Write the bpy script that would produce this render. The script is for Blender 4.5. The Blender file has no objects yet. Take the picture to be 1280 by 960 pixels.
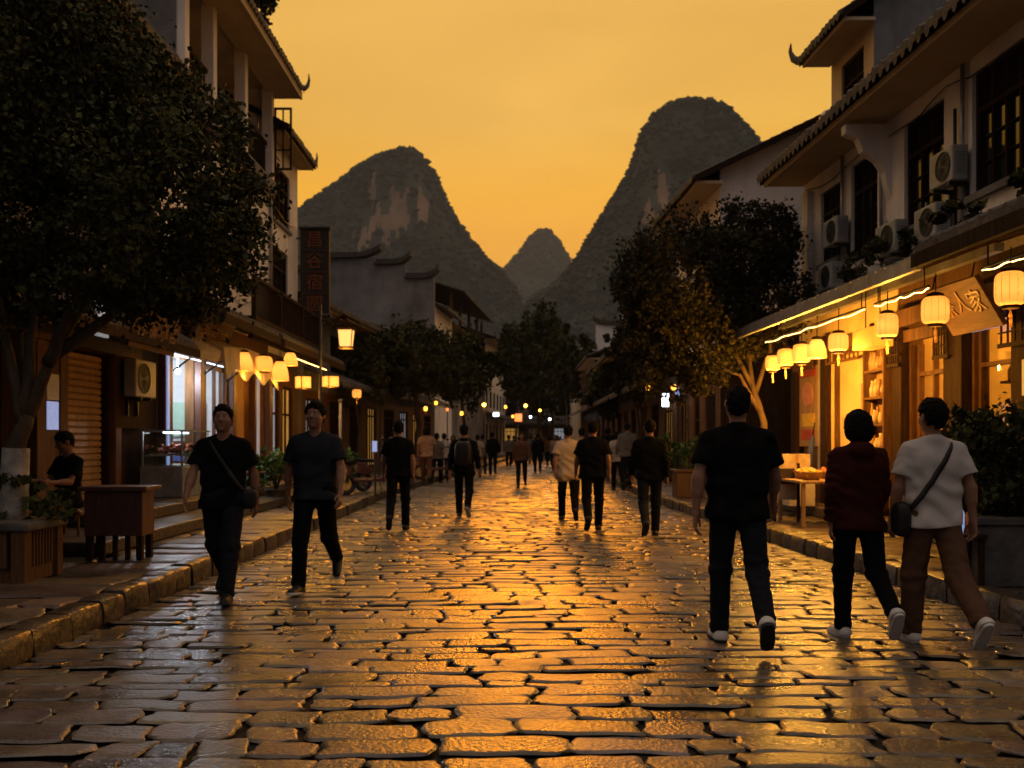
import bpy, math, random
import numpy as np
from mathutils import Vector, Matrix

R = math.radians
S = bpy.context.scene
COL = S.collection

# ------------------------------------------------------------------ camera, sky, sun, exposure
EYE = 1.4
cam_data = bpy.data.cameras.new('camera')
cam = bpy.data.objects.new('camera', cam_data)
COL.objects.link(cam)
cam.location = (0, 0, EYE)
cam.rotation_euler = (R(90), 0, 0)
cam_data.sensor_width = 36.0
cam_data.lens = 36.0 * 1200 / 1280
cam_data.shift_y = (551 - 480) / 1280
cam_data.clip_start = 0.05
cam_data.clip_end = 12000
cam_data.dof.use_dof = True
cam_data.dof.focus_distance = 6.2
cam_data.dof.aperture_fstop = 2.8
S.camera = cam

W = bpy.data.worlds.new('World')
S.world = W
W.use_nodes = True
nt = W.node_tree
nt.nodes.clear()
w_out = nt.nodes.new('ShaderNodeOutputWorld')
w_bg = nt.nodes.new('ShaderNodeBackground')
w_tc = nt.nodes.new('ShaderNodeTexCoord')
w_sep = nt.nodes.new('ShaderNodeSeparateXYZ')
nt.links.new(w_tc.outputs['Generated'], w_sep.inputs[0])


def ramp(tree, stops):
    n = tree.nodes.new('ShaderNodeValToRGB')
    e = n.color_ramp.elements
    while len(e) > 1:
        e.remove(e[-1])
    e[0].position, e[0].color = stops[0][0], (*stops[0][1], 1)
    for p, c in stops[1:]:
        k = e.new(p)
        k.color = (*c, 1)
    return n


# towards the sunset: deep gold at the horizon paling upward; behind the camera: dim blue dusk
front = ramp(nt, [(0.0, (1.16, .46, .0)), (.16, (1.16, .49, .0)), (.205, (1.17, .485, .0)), (.25, (1.13, .51, .008)), (.31, (1.0, .52, .06)),
                  (.42, (.9, .475, .078)), (.62, (.98, .63, .3)), (1.0, (.72, .6, .5))])
back = ramp(nt, [(0.0, (.115, .105, .11)), (.4, (.13, .125, .135)), (1.0, (.72, .6, .5))])
nt.links.new(w_sep.outputs['Z'], front.inputs[0])
nt.links.new(w_sep.outputs['Z'], back.inputs[0])
w_map = nt.nodes.new('ShaderNodeMapRange')
w_map.interpolation_type = 'SMOOTHSTEP'
w_map.inputs['From Min'].default_value = -.7
w_map.inputs['From Max'].default_value = .78
nt.links.new(w_sep.outputs['Y'], w_map.inputs['Value'])
w_mix = nt.nodes.new('ShaderNodeMix')
w_mix.data_type = 'RGBA'
nt.links.new(w_map.outputs[0], w_mix.inputs[0])
nt.links.new(back.outputs[0], w_mix.inputs[6])
nt.links.new(front.outputs[0], w_mix.inputs[7])
w_sky = nt.nodes.new('ShaderNodeTexSky')
w_sky.sky_type = 'NISHITA'
w_sky.sun_disc = False
w_sky.sun_elevation = R(13.5)
w_sky.sun_rotation = R(0)
w_sky.dust_density = 4
w_add = nt.nodes.new('ShaderNodeMix')
w_add.data_type = 'RGBA'
w_add.blend_type = 'ADD'
w_add.inputs[0].default_value = .0012
nt.links.new(w_mix.outputs[2], w_add.inputs[6])
nt.links.new(w_sky.outputs[0], w_add.inputs[7])
w_map2 = nt.nodes.new('ShaderNodeMapping')
w_map2.inputs['Scale'].default_value = (2.2, 2.2, 11)
nt.links.new(w_tc.outputs['Generated'], w_map2.inputs[0])
w_cl = nt.nodes.new('ShaderNodeTexNoise')
w_cl.inputs['Scale'].default_value = 1.3
w_cl.inputs['Detail'].default_value = 5
w_cl.inputs['Distortion'].default_value = .6
nt.links.new(w_map2.outputs[0], w_cl.inputs['Vector'])
w_cr = ramp(nt, [(.3, (.93, .915, .9)), (.72, (1.05, 1.06, 1.1))])
nt.links.new(w_cl.outputs[0], w_cr.inputs[0])
w_mul = nt.nodes.new('ShaderNodeMix')
w_mul.data_type = 'RGBA'
w_mul.blend_type = 'MULTIPLY'
w_mul.inputs[0].default_value = 1
nt.links.new(w_add.outputs[2], w_mul.inputs[6])
nt.links.new(w_cr.outputs[0], w_mul.inputs[7])
nt.links.new(w_mul.outputs[2], w_bg.inputs['Color'])
w_bg.inputs['Strength'].default_value = 1.07
nt.links.new(w_bg.outputs[0], w_out.inputs['Surface'])

sun_data = bpy.data.lights.new('sun', 'SUN')
sun_data.energy = 1.6
sun_data.angle = R(14)
sun_data.color = (1, .3, .012)
sun = bpy.data.objects.new('sun', sun_data)
sun.rotation_euler = Vector((-.025, -math.cos(R(13.5)), -math.sin(R(13.5)))).to_track_quat('-Z', 'Y').to_euler()
COL.objects.link(sun)

S.view_settings.view_transform = 'Standard'
S.view_settings.look = 'None'
S.view_settings.exposure = 0
S.view_settings.gamma = 1
S.render.engine = 'CYCLES'
S.cycles.use_denoising = True
S.cycles.max_bounces = 6
S.cycles.diffuse_bounces = 3
S.cycles.glossy_bounces = 3
S.cycles.transmission_bounces = 4
S.cycles.transparent_max_bounces = 6
S.cycles.volume_bounces = 0
S.cycles.sample_clamp_indirect = 4
S.cycles.caustics_reflective = False
S.cycles.caustics_refractive = False


# ------------------------------------------------------------------ materials
def mat(name, col, rough=.8, var=.25, scale=3.0, bump=.15, bscale=30.0, metal=0.0, emit=None, power=0.0,
        spec=.5, col2=None, rvar=0.0, stretch=(1, 1, 1), stain=None):
    m = bpy.data.materials.new(name)
    m.use_nodes = True
    t = m.node_tree
    p = t.nodes['Principled BSDF']
    tc = t.nodes.new('ShaderNodeTexCoord')
    mp = t.nodes.new('ShaderNodeMapping')
    mp.inputs['Scale'].default_value = stretch
    t.links.new(tc.outputs['Object'], mp.inputs[0])
    n = t.nodes.new('ShaderNodeTexNoise')
    n.inputs['Scale'].default_value = scale
    n.inputs['Detail'].default_value = 5
    n.inputs['Roughness'].default_value = .6
    t.links.new(mp.outputs[0], n.inputs['Vector'])
    lo = tuple(c * (1 - var) for c in col)
    hi = tuple(min(1, c * (1 + var)) for c in (col2 or col))
    rp = ramp(t, [(.3, lo), (.7, hi)])
    t.links.new(n.outputs[0], rp.inputs[0])
    base = rp.outputs[0]
    if stain:
        n3 = t.nodes.new('ShaderNodeTexNoise')
        n3.inputs['Scale'].default_value = stain[1]
        n3.inputs['Detail'].default_value = 6
        n3.inputs['Roughness'].default_value = .7
        mp3 = t.nodes.new('ShaderNodeMapping')
        mp3.inputs['Scale'].default_value = (1, 1, .25)
        t.links.new(tc.outputs['Object'], mp3.inputs[0])
        t.links.new(mp3.outputs[0], n3.inputs['Vector'])
        r3 = ramp(t, [(.5, (0, 0, 0)), (.72, (stain[2],) * 3)])
        t.links.new(n3.outputs[0], r3.inputs[0])
        mx = t.nodes.new('ShaderNodeMix')
        mx.data_type = 'RGBA'
        t.links.new(r3.outputs[0], mx.inputs[0])
        t.links.new(base, mx.inputs[6])
        mx.inputs[7].default_value = (*stain[0], 1)
        base = mx.outputs[2]
    t.links.new(base, p.inputs['Base Color'])
    p.inputs['Roughness'].default_value = rough
    if rvar:
        mr = t.nodes.new('ShaderNodeMapRange')
        mr.inputs['From Min'].default_value = .3
        mr.inputs['From Max'].default_value = .7
        mr.inputs['To Min'].default_value = rough - rvar
        mr.inputs['To Max'].default_value = rough + rvar
        t.links.new(n.outputs[0], mr.inputs[0])
        t.links.new(mr.outputs[0], p.inputs['Roughness'])
    p.inputs['Metallic'].default_value = metal
    p.inputs['Specular IOR Level'].default_value = spec
    if bump:
        b = t.nodes.new('ShaderNodeBump')
        b.inputs['Strength'].default_value = bump
        b.inputs['Distance'].default_value = .02
        n2 = t.nodes.new('ShaderNodeTexNoise')
        n2.inputs['Scale'].default_value = bscale
        n2.inputs['Detail'].default_value = 4
        t.links.new(mp.outputs[0], n2.inputs['Vector'])
        t.links.new(n2.outputs[0], b.inputs['Height'])
        t.links.new(b.outputs[0], p.inputs['Normal'])
    if emit:
        p.inputs['Emission Color'].default_value = (*emit, 1)
        p.inputs['Emission Strength'].default_value = power
    return m


M = {}
M['stone'] = mat('cobble_stone', (.105, .08, .058), .3, .5, 1.3, .4, 40, rvar=.18, spec=.5, stain=((.022, .018, .014), 5.5, .9))
M['mortar'] = mat('joint_dirt', (.018, .015, .012), .9, .4, 6, .5, 25, spec=0.1)
M['kerb'] = mat('kerb_stone', (.045, .031, .021), .42, .5, 3, .8, 14, rvar=.12)
M['slab'] = mat('pavement_slab', (.075, .052, .034), .42, .38, 2, .45, 18, rvar=.15, stain=((.06, .05, .045), 1.6, .7))
M['earth'] = mat('earth', (.03, .028, .02), .95, .4, .2, .2, 4, spec=0.05)
M['plaster'] = mat('white_plaster', (.78, .71, .66), .85, .1, 1.2, .12, 30, stain=((.25, .22, .2), .9, .5), spec=0.15)
M['plaster_grey'] = mat('grey_render', (.17, .165, .165), .88, .3, 1.3, .25, 18, stain=((.06, .06, .065), 1.2, .75), spec=0.15)
M['plaster_old'] = mat('weathered_plaster', (.2, .185, .18), .88, .45, .5, .3, 6, stain=((.07, .065, .065), .8, .85), spec=0.15)
M['plaster_warm'] = mat('ochre_plaster', (.58, .42, .2), .8, .2, 2, .15, 25)
M['wood_dark'] = mat('dark_wood', (.026, .013, .008), .8, .45, 3, .35, 30, stretch=(6, 6, .7), spec=0.08)
M['wood'] = mat('brown_wood', (.105, .05, .02), .7, .4, 3, .35, 30, stretch=(6, 6, .7), spec=.15)
M['wood_light'] = mat('honey_wood', (.34, .2, .085), .5, .35, 3, .3, 25, stretch=(6, 6, .7))
M['wood_red'] = mat('red_brown_wood', (.07, .024, .014), .45, .3, 3, .25, 25, stretch=(5, 5, .8))
M['tile'] = mat('clay_roof_tile', (.05, .038, .032), .75, .5, 7, .4, 25)
M['soffit'] = mat('bounce_tinted_plaster', (.5, .37, .22), .85, .12, 1.5, .1, 20)  # ochre carries the orange bounced light, painted into the soffit colour
M['glass_dark'] = mat('dark_window_glass', (.012, .012, .014), .12, .2, 2, 0.02, 4, spec=.7)
M['metal_dark'] = mat('dark_metal', (.03, .03, .032), .45, .3, 8, .15, 40, metal=.6)
M['metal'] = mat('grey_metal', (.3, .3, .31), .42, .25, 6, .1, 40, metal=.5, stain=((.12, .09, .07), 4, .6))
M['sheet'] = mat('canopy_sheet', (.13, .125, .125), .4, .3, 3, .2, 10, metal=.3, rvar=.1)
M['ac'] = mat('air_conditioner_shell', (.36, .34, .32), .5, .2, 3, .05, 30, stain=((.2, .17, .14), 3, .6))
M['ac_dark'] = mat('fan_grille', (.03, .03, .03), .6, .2, 5, .1)
M['bark'] = mat('bark', (.075, .052, .034), .9, .5, 6, .8, 18, stretch=(1, 1, .35), spec=0.15)
M['bark_pale'] = mat('pale_bark', (.13, .088, .052), .85, .4, 6, .6, 18, stretch=(1, 1, .35), spec=0.2)
M['whitewash'] = mat('whitewashed_bark', (.24, .21, .18), .9, .5, 7, .6, 20)
M['leaf'] = mat('leaf_green', (.02, .022, .007), .65, .6, 2.2, 0, col2=(.045, .046, .013), spec=0.12)
M['leaf_far'] = mat('distant_leaf', (.03, .034, .011), .75, .6, .8, 0, col2=(.05, .048, .015), spec=0.1)
M['leaf_warm'] = mat('olive_leaf', (.019, .018, .007), .65, .5, 2.0, 0, col2=(.03, .026, .009), spec=0.12)
M['fern'] = mat('potted_leaf', (.06, .11, .025), .55, .5, 5, 0, col2=(.09, .15, .035), spec=0.2)
M['stonepot'] = mat('stone_planter', (.07, .062, .052), .85, .5, 4, .8, 16)
M['rock'] = mat('hill_forest_floor', (.026, .034, .031), .95, .45, .02, .4, .3, col2=(.045, .052, .042), spec=0.05)
M['hilltree'] = mat('hill_forest', (.02, .027, .025), .95, .5, .03, 0, col2=(.036, .044, .036), spec=0.05)
M['limestone'] = mat('bare_limestone', (.19, .115, .075), .95, .5, .03, .5, .2, stretch=(1, 1, .3))
M['skin'] = mat('skin', (.22, .11, .068), .5, .1, 8, .08, 90, spec=0.2)
M['hair'] = mat('black_hair', (.006, .005, .005), .75, .3, 40, .5, 120, stretch=(1, 1, .2), spec=0.05)
M['eye'] = mat('eye_white', (.22, .2, .19), .3, .05, 5, 0)
M['lip'] = mat('lip', (.3, .1, .08), .5, .1, 5, 0)
M['denim'] = mat('dark_denim', (.0085, .0095, .0125), .85, .3, 25, .3, 250, spec=0.08)
M['black_cloth'] = mat('black_cotton', (.0045, .0044, .0047), .9, .3, 12, .25, 220, spec=0.05)
M['navy_cloth'] = mat('slate_blue_cotton', (.017, .0185, .023), .9, .2, 10, .25, 220, spec=0.06)
M['white_cloth'] = mat('white_cotton', (.4, .36, .34), .88, .08, 6, .2, 200, spec=0.1)
M['cream_cloth'] = mat('cream_cotton', (.36, .29, .22), .88, .1, 6, .2, 200, spec=0.1)
M['tan_cloth'] = mat('tan_cotton', (.3, .18, .11), .88, .1, 6, .2, 200, spec=0.1)
M['red_cloth'] = mat('maroon_cotton', (.034, .0075, .006), .88, .2, 8, .3, 200, spec=0.06)
M['brown_cloth'] = mat('brown_twill', (.085, .043, .026), .88, .15, 8, .25, 200, spec=0.08)
M['grey_cloth'] = mat('grey_cotton', (.1, .095, .095), .88, .15, 8, .25, 200, spec=0.08)
M['shoe_black'] = mat('black_shoe', (.012, .012, .013), .45, .2, 12, .1, 80, spec=0.2)
M['shoe_white'] = mat('white_shoe', (.5, .47, .44), .6, .1, 12, .1, 80)
M['leather'] = mat('black_leather', (.012, .011, .011), .4, .3, 15, .2, 80, spec=0.2)
M['rubber'] = mat('tyre_rubber', (.012, .012, .012), .8, .2, 20, .2, 60)
M['paint_red'] = mat('scooter_paint', (.06, .02, .018), .25, .1, 4, 0, spec=.6)
M['chrome'] = mat('chrome', (.5, .5, .5), .2, .1, 5, 0, metal=1)
M['paper'] = mat('notice_paper', (.55, .55, .58), .8, .1, 8, .05)
M['gold'] = mat('faded_gilt', (.24, .12, .035), .5, .35, 14, .1, 40)
M['rust_letter'] = mat('rust_red_lettering', (.2, .06, .02), .6, .35, 12, .1, 40)
M['sign_dark'] = mat('dark_signboard', (.02, .012, .009), .6, .4, 5, .2, 30)
M['sign_wood'] = mat('worn_signboard', (.1, .042, .017), .7, .5, 5, .3, 25, stretch=(1, .4, 3))
M['cloth_blue'] = mat('blue_cloth', (.04, .06, .2), .85, .2, 8, .2)
M['orange'] = mat('orange_label', (.6, .14, .03), .5, .15, 8, 0)
M['fruit'] = mat('yellow_fruit', (.62, .4, .05), .45, .3, 9, .1, 40)
M['food'] = mat('cooked_food', (.42, .1, .04), .5, .5, 22, .4, 40)
M['tealgreen'] = mat('pale_green_panel', (.3, .45, .37), .7, .15, 5, 0)
M['tiled_white'] = mat('pale_shop_wall', (.5, .52, .54), .6, .1, 5, .05)
M['brick'] = mat('stacked_jars', (.3, .17, .06), .6, .6, 11, .6, 22, stretch=(1, 1, 2.2))
M['red_paper'] = mat('red_poster', (.35, .05, .03), .6, .3, 6, .05)
M['pink_paper'] = mat('round_plaque', (.5, .22, .17), .6, .3, 12, .1)
M['crate'] = mat('pale_cardboard', (.45, .34, .22), .8, .25, 8, .15)
WARM, AMBER, WHITE = (1.0, .43, .05), (1.0, .36, .04), (.8, .9, 1.0)
LANTERN_CORE = (1.0, .5, .15)
M['lantern'] = mat('lit_lantern_paper', (.4, .24, .08), .7, .05, 4, .05, 30, emit=(1, .37, .03), power=.36)
M['lantern_core'] = mat('lit_lantern_front', (.8, .6, .3), .7, .05, 4, .05, 30, emit=(1, .5, .13), power=1.5)
M['lantern_dim'] = mat('amber_lantern_paper', (.35, .2, .06), .7, .05, 4, .05, 30, emit=(1, .34, .02), power=.3)
M['led'] = mat('led_strip', (.8, .7, .5), .5, 0, 4, 0, emit=(1, .56, .15), power=11)
M['led_white'] = mat('white_led_strip', (.8, .8, .8), .5, 0, 4, 0, emit=(.75, .87, 1), power=5)
M['bulb'] = mat('white_bulb', (.9, .9, .9), .5, 0, 4, 0, emit=(.82, .92, 1), power=16)
M['bulb_warm'] = mat('amber_bulb', (.9, .8, .5), .5, 0, 4, 0, emit=(1, .42, .04), power=4)
M['bulb_red'] = mat('red_bulb', (.9, .3, .2), .5, 0, 4, 0, emit=(1, .16, .03), power=3)
M['clear_glass'] = mat('clear_glass', (.9, .95, .95), .03, 0, 4, 0)
_p = M['clear_glass'].node_tree.nodes['Principled BSDF']
_p.inputs['Transmission Weight'].default_value = 1
_p.inputs['IOR'].default_value = 1.12
M['screen'] = mat('lit_panel', (.3, .35, .5), .5, .4, 9, 0, emit=(.35, .48, .9), power=.55)
M['violet'] = mat('violet_tube', (.5, .4, .8), .5, 0, 4, 0, emit=(.35, .25, 1), power=4)
M['pane_warm'] = mat('lit_shop_window', (.4, .3, .15), .35, .4, 3, 0, emit=(1, .5, .1), power=.28)
M['pane_cool'] = mat('pale_lit_window', (.4, .42, .45), .35, .4, 3, 0, emit=(.75, .8, .9), power=.22)


for _k in ('lantern', 'lantern_dim'):      # paper that lets the light of the lamp inside shine through
    _t = M[_k].node_tree
    _p = _t.nodes['Principled BSDF']
    _tr = _t.nodes.new('ShaderNodeBsdfTranslucent')
    _tr.inputs['Color'].default_value = (.85, .72, .5, 1)
    _ad = _t.nodes.new('ShaderNodeAddShader')
    _t.links.new(_p.outputs[0], _ad.inputs[0])
    _t.links.new(_tr.outputs[0], _ad.inputs[1])
    _t.links.new(_ad.outputs[0], _t.nodes['Material Output'].inputs['Surface'])
# every paving stone has its own tone
for _k in ('stone', 'slab'):
    _t = M[_k].node_tree
    _p = _t.nodes['Principled BSDF']
    _src = _p.inputs['Base Color'].links[0].from_socket
    _at = _t.nodes.new('ShaderNodeAttribute')
    _at.attribute_name = 'tone'
    _mx = _t.nodes.new('ShaderNodeMix')
    _mx.data_type = 'RGBA'
    _mx.blend_type = 'MULTIPLY'
    _mx.inputs[0].default_value = 1
    _t.links.new(_src, _mx.inputs[6])
    _t.links.new(_at.outputs['Color'], _mx.inputs[7])
    _t.links.new(_mx.outputs[2], _p.inputs['Base Color'])


# ------------------------------------------------------------------ mesh and object helpers
def world_loc(o):
    v = Vector((0, 0, 0))
    while o is not None:
        v += o.location
        o = o.parent
    return v


def link(name, me, parent=None, loc=(0, 0, 0)):
    o = bpy.data.objects.new(name, me)
    COL.objects.link(o)
    if parent is not None:
        o.parent = parent
    else:
        o.location = loc
    return o


def tag(o, label, cat, group=None, kind=None):
    if label:
        o['label'] = label
    if cat:
        o['category'] = cat
    if group:
        o['group'] = group
    if kind:
        o['kind'] = kind
    return o


def thing(name, label, cat, loc=(0, 0, 0), group=None):
    o = bpy.data.objects.new(name, None)
    COL.objects.link(o)
    o.location = loc
    o.empty_display_size = .2
    return tag(o, label, cat, group)


def np_mesh(name, V, F, mats, smooth=True, midx=None):
    V = np.asarray(V, np.float32)
    F = np.asarray(F, np.int32)
    me = bpy.data.meshes.new(name)
    me.vertices.add(len(V))
    me.vertices.foreach_set('co', V.ravel())
    n = F.shape[1]
    me.loops.add(F.size)
    me.loops.foreach_set('vertex_index', F.ravel())
    me.polygons.add(len(F))
    me.polygons.foreach_set('loop_start', np.arange(0, F.size, n, dtype=np.int32))
    me.polygons.foreach_set('use_smooth', np.full(len(F), smooth, bool))
    for m in (mats if isinstance(mats, (list, tuple)) else [mats]):
        me.materials.append(m)
    if midx is not None:
        me.polygons.foreach_set('material_index', np.asarray(midx, np.int32))
    me.update(calc_edges=True)
    me.validate()
    return me


class MB:
    """Collects shapes for ONE mesh; T maps (d, s, z) of a building row to the world."""

    def __init__(self, T=None):
        self.v, self.f, self.m, self.T = [], [], [], T

    def add(self, verts, faces, m=0):
        k = len(self.v)
        self.v += [self.T(*p) for p in verts] if self.T else [tuple(p) for p in verts]
        self.f += [tuple(i + k for i in f) for f in faces]
        self.m += [m] * len(faces)
        return self

    def quad(self, a, b, c, d, m=0):
        return self.add([a, b, c, d], [(0, 1, 2, 3)], m)

    def poly(self, pts, m=0):
        return self.add(pts, [tuple(range(len(pts)))], m)

    def box(self, x0, x1, y0, y1, z0, z1, m=0):
        v = [(x, y, z) for z in (z0, z1) for y in (y0, y1) for x in (x0, x1)]
        return self.add(v, [(0, 2, 3, 1), (4, 5, 7, 6), (0, 1, 5, 4), (2, 6, 7, 3), (0, 4, 6, 2), (1, 3, 7, 5)], m)

    def prism(self, pts, vec, m=0):
        n = len(pts)
        q = [tuple(p[i] + vec[i] for i in range(3)) for p in pts]
        fs = [tuple(range(n))[::-1], tuple(range(n, 2 * n))] + [(i, (i + 1) % n, n + (i + 1) % n, n + i) for i in range(n)]
        return self.add(list(pts) + q, fs, m)

    def tube(self, pts, r, n=8, m=0, cap=True):
        pts = [Vector(p) for p in pts]
        rs = r if isinstance(r, (list, tuple)) else [r] * len(pts)
        vs, fs = [], []
        ref = None
        for i, p in enumerate(pts):
            d = (pts[min(i + 1, len(pts) - 1)] - pts[max(i - 1, 0)])
            d = d.normalized() if d.length > 1e-9 else Vector((0, 0, 1))
            if ref is None:
                ref = d.orthogonal().normalized()
            a = ref - d * ref.dot(d)
            a = a.normalized() if a.length > 1e-6 else d.orthogonal().normalized()
            ref = a
            b = d.cross(a)
            for k in range(n):
                t = 2 * math.pi * k / n
                vs.append(tuple(p + (a * math.cos(t) + b * math.sin(t)) * rs[i]))
        for i in range(len(pts) - 1):
            for k in range(n):
                fs.append((i * n + k, i * n + (k + 1) % n, (i + 1) * n + (k + 1) % n, (i + 1) * n + k))
        if cap:
            fs.append(tuple(range(n))[::-1])
            fs.append(tuple((len(pts) - 1) * n + k for k in range(n)))
        return self.add(vs, fs, m)

    def lathe(self, c, prof, n=16, m=0, wave=0, waves=0):
        vs, fs = [], []
        for r, z in prof:
            for k in range(n):
                t = 2 * math.pi * k / n
                q = r * (1 + wave * math.cos(t * waves))
                vs.append((c[0] + q * math.cos(t), c[1] + q * math.sin(t), c[2] + z))
        for i in range(len(prof) - 1):
            for k in range(n):
                fs.append((i * n + k, i * n + (k + 1) % n, (i + 1) * n + (k + 1) % n, (i + 1) * n + k))
        fs.append(tuple(range(n))[::-1])
        fs.append(tuple((len(prof) - 1) * n + k for k in range(n)))
        return self.add(vs, fs, m)

    def sphere(self, c, r, n=8, m=0, sz=1.0):
        k = max(4, n // 2)
        prof = [(max(1e-4, r * math.sin(math.pi * i / k)), -r * sz * math.cos(math.pi * i / k)) for i in range(k + 1)]
        return self.lathe(c, prof, n, m)

    def build(self, name, mats, parent=None, smooth=False, bevel=0, label=None):
        mats = mats if isinstance(mats, (list, tuple)) else [mats]
        V = np.array(self.v, np.float64).reshape(-1, 3)
        if parent is not None:
            base = world_loc(parent)
        else:
            base = Vector(((V[:, 0].min() + V[:, 0].max()) / 2, (V[:, 1].min() + V[:, 1].max()) / 2, V[:, 2].min()))
        V = V - np.array(base)
        me = bpy.data.meshes.new(name)
        me.from_pydata([tuple(p) for p in V], [], self.f)
        for mm in mats:
            me.materials.append(mm)
        me.polygons.foreach_set('material_index', self.m)
        if smooth:
            me.polygons.foreach_set('use_smooth', [True] * len(me.polygons))
        me.update()
        o = link(name, me, parent, base)
        if bevel:
            b = o.modifiers.new('bevel', 'BEVEL')
            b.width = bevel
            b.segments = 2
            b.limit_method = 'ANGLE'
        if label:
            o['label'] = label
        return o


def copy_tree(o, loc=None, rotz=None, label=None, parent=None, scale=None):
    c = o.copy()
    COL.objects.link(c)
    if parent is not None:
        c.parent = parent
    for ch in list(o.children):
        copy_tree(ch, parent=c)
    if loc is not None:
        c.location = loc
    if rotz is not None:
        c.rotation_euler = (0, 0, rotz)
    if scale is not None:
        c.scale = (scale,) * 3
    if label:
        c['label'] = label
    return c


def px(x, y, Y):
    return ((x - 640) * Y / 1200, Y, EYE - (y - 551) * Y / 1200)


def lamp(parent, loc, power, color=WARM, radius=.08):
    d = bpy.data.lights.new('lamp', 'POINT')
    d.energy = power
    d.color = color
    d.shadow_soft_size = radius
    o = bpy.data.objects.new('lamp_light', d)
    COL.objects.link(o)
    o.parent = parent
    o.location = Vector(loc) - world_loc(parent)
    return o


def hash3(x, y, z):
    return (np.sin(x * 12.9898 + y * 78.233 + z * 37.719) * 43758.5453) % 1.0


def vnoise(x, y):
    xi, yi = np.floor(x), np.floor(y)
    fx, fy = x - xi, y - yi
    fx, fy = fx * fx * (3 - 2 * fx), fy * fy * (3 - 2 * fy)
    h = lambda a, b: hash3(a, b, 0 * a)
    return (h(xi, yi) * (1 - fx) + h(xi + 1, yi) * fx) * (1 - fy) + (h(xi, yi + 1) * (1 - fx) + h(xi + 1, yi + 1) * fx) * fy


def fbm(x, y, o=4):
    s, a, t = 0, .5, 0
    for i in range(o):
        s = s + a * vnoise(x * 2 ** i + 17 * i, y * 2 ** i + 5 * i)
        t += a
        a *= .5
    return s / t


# the two building rows: d is the distance from the front wall towards the street, s the distance along it
def lx(s):
    return -6.3 if s < 28.3 else -6.3 + .095 * (s - 28.3)


def rx(s):
    return 6.2 - .044 * s if s < 28 else 4.97 + .005 * (s - 28)


def TL(d, s, z):
    return (lx(s) + d, s, z)


def TR(d, s, z):
    return (rx(s) - d, s, z)


def kerb_l(y):
    return -3.12 if y < 24 else -3.12 + .062 * (y - 24)


def kerb_r(y):
    return 4.12 - .0407 * y if y < 22 else 3.22 + .006 * (y - 22)
# ------------------------------------------------------------------ ground, road, kerbs, pavements, hills
g = MB().add([(-3500, -600, -.06), (3500, -600, -.06), (3500, 6000, -.06), (-3500, 6000, -.06)], [(0, 1, 2, 3)]).build('ground', M['earth'])
tag(g, 'dark earth under the town and around the hills', 'ground', kind='structure')
g = MB().add([(-4.2, -2, -.03), (4.9, -2, -.03), (4.9, 24, -.03), (5.6, 95, -.03), (1.6, 95, -.03), (-4.2, 24, -.03)],
             [(0, 1, 2, 3, 4, 5)]).build('road_bed', M['mortar'])
tag(g, 'dark sunken joints between the paving stones of the street', 'road bed', kind='structure')


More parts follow.
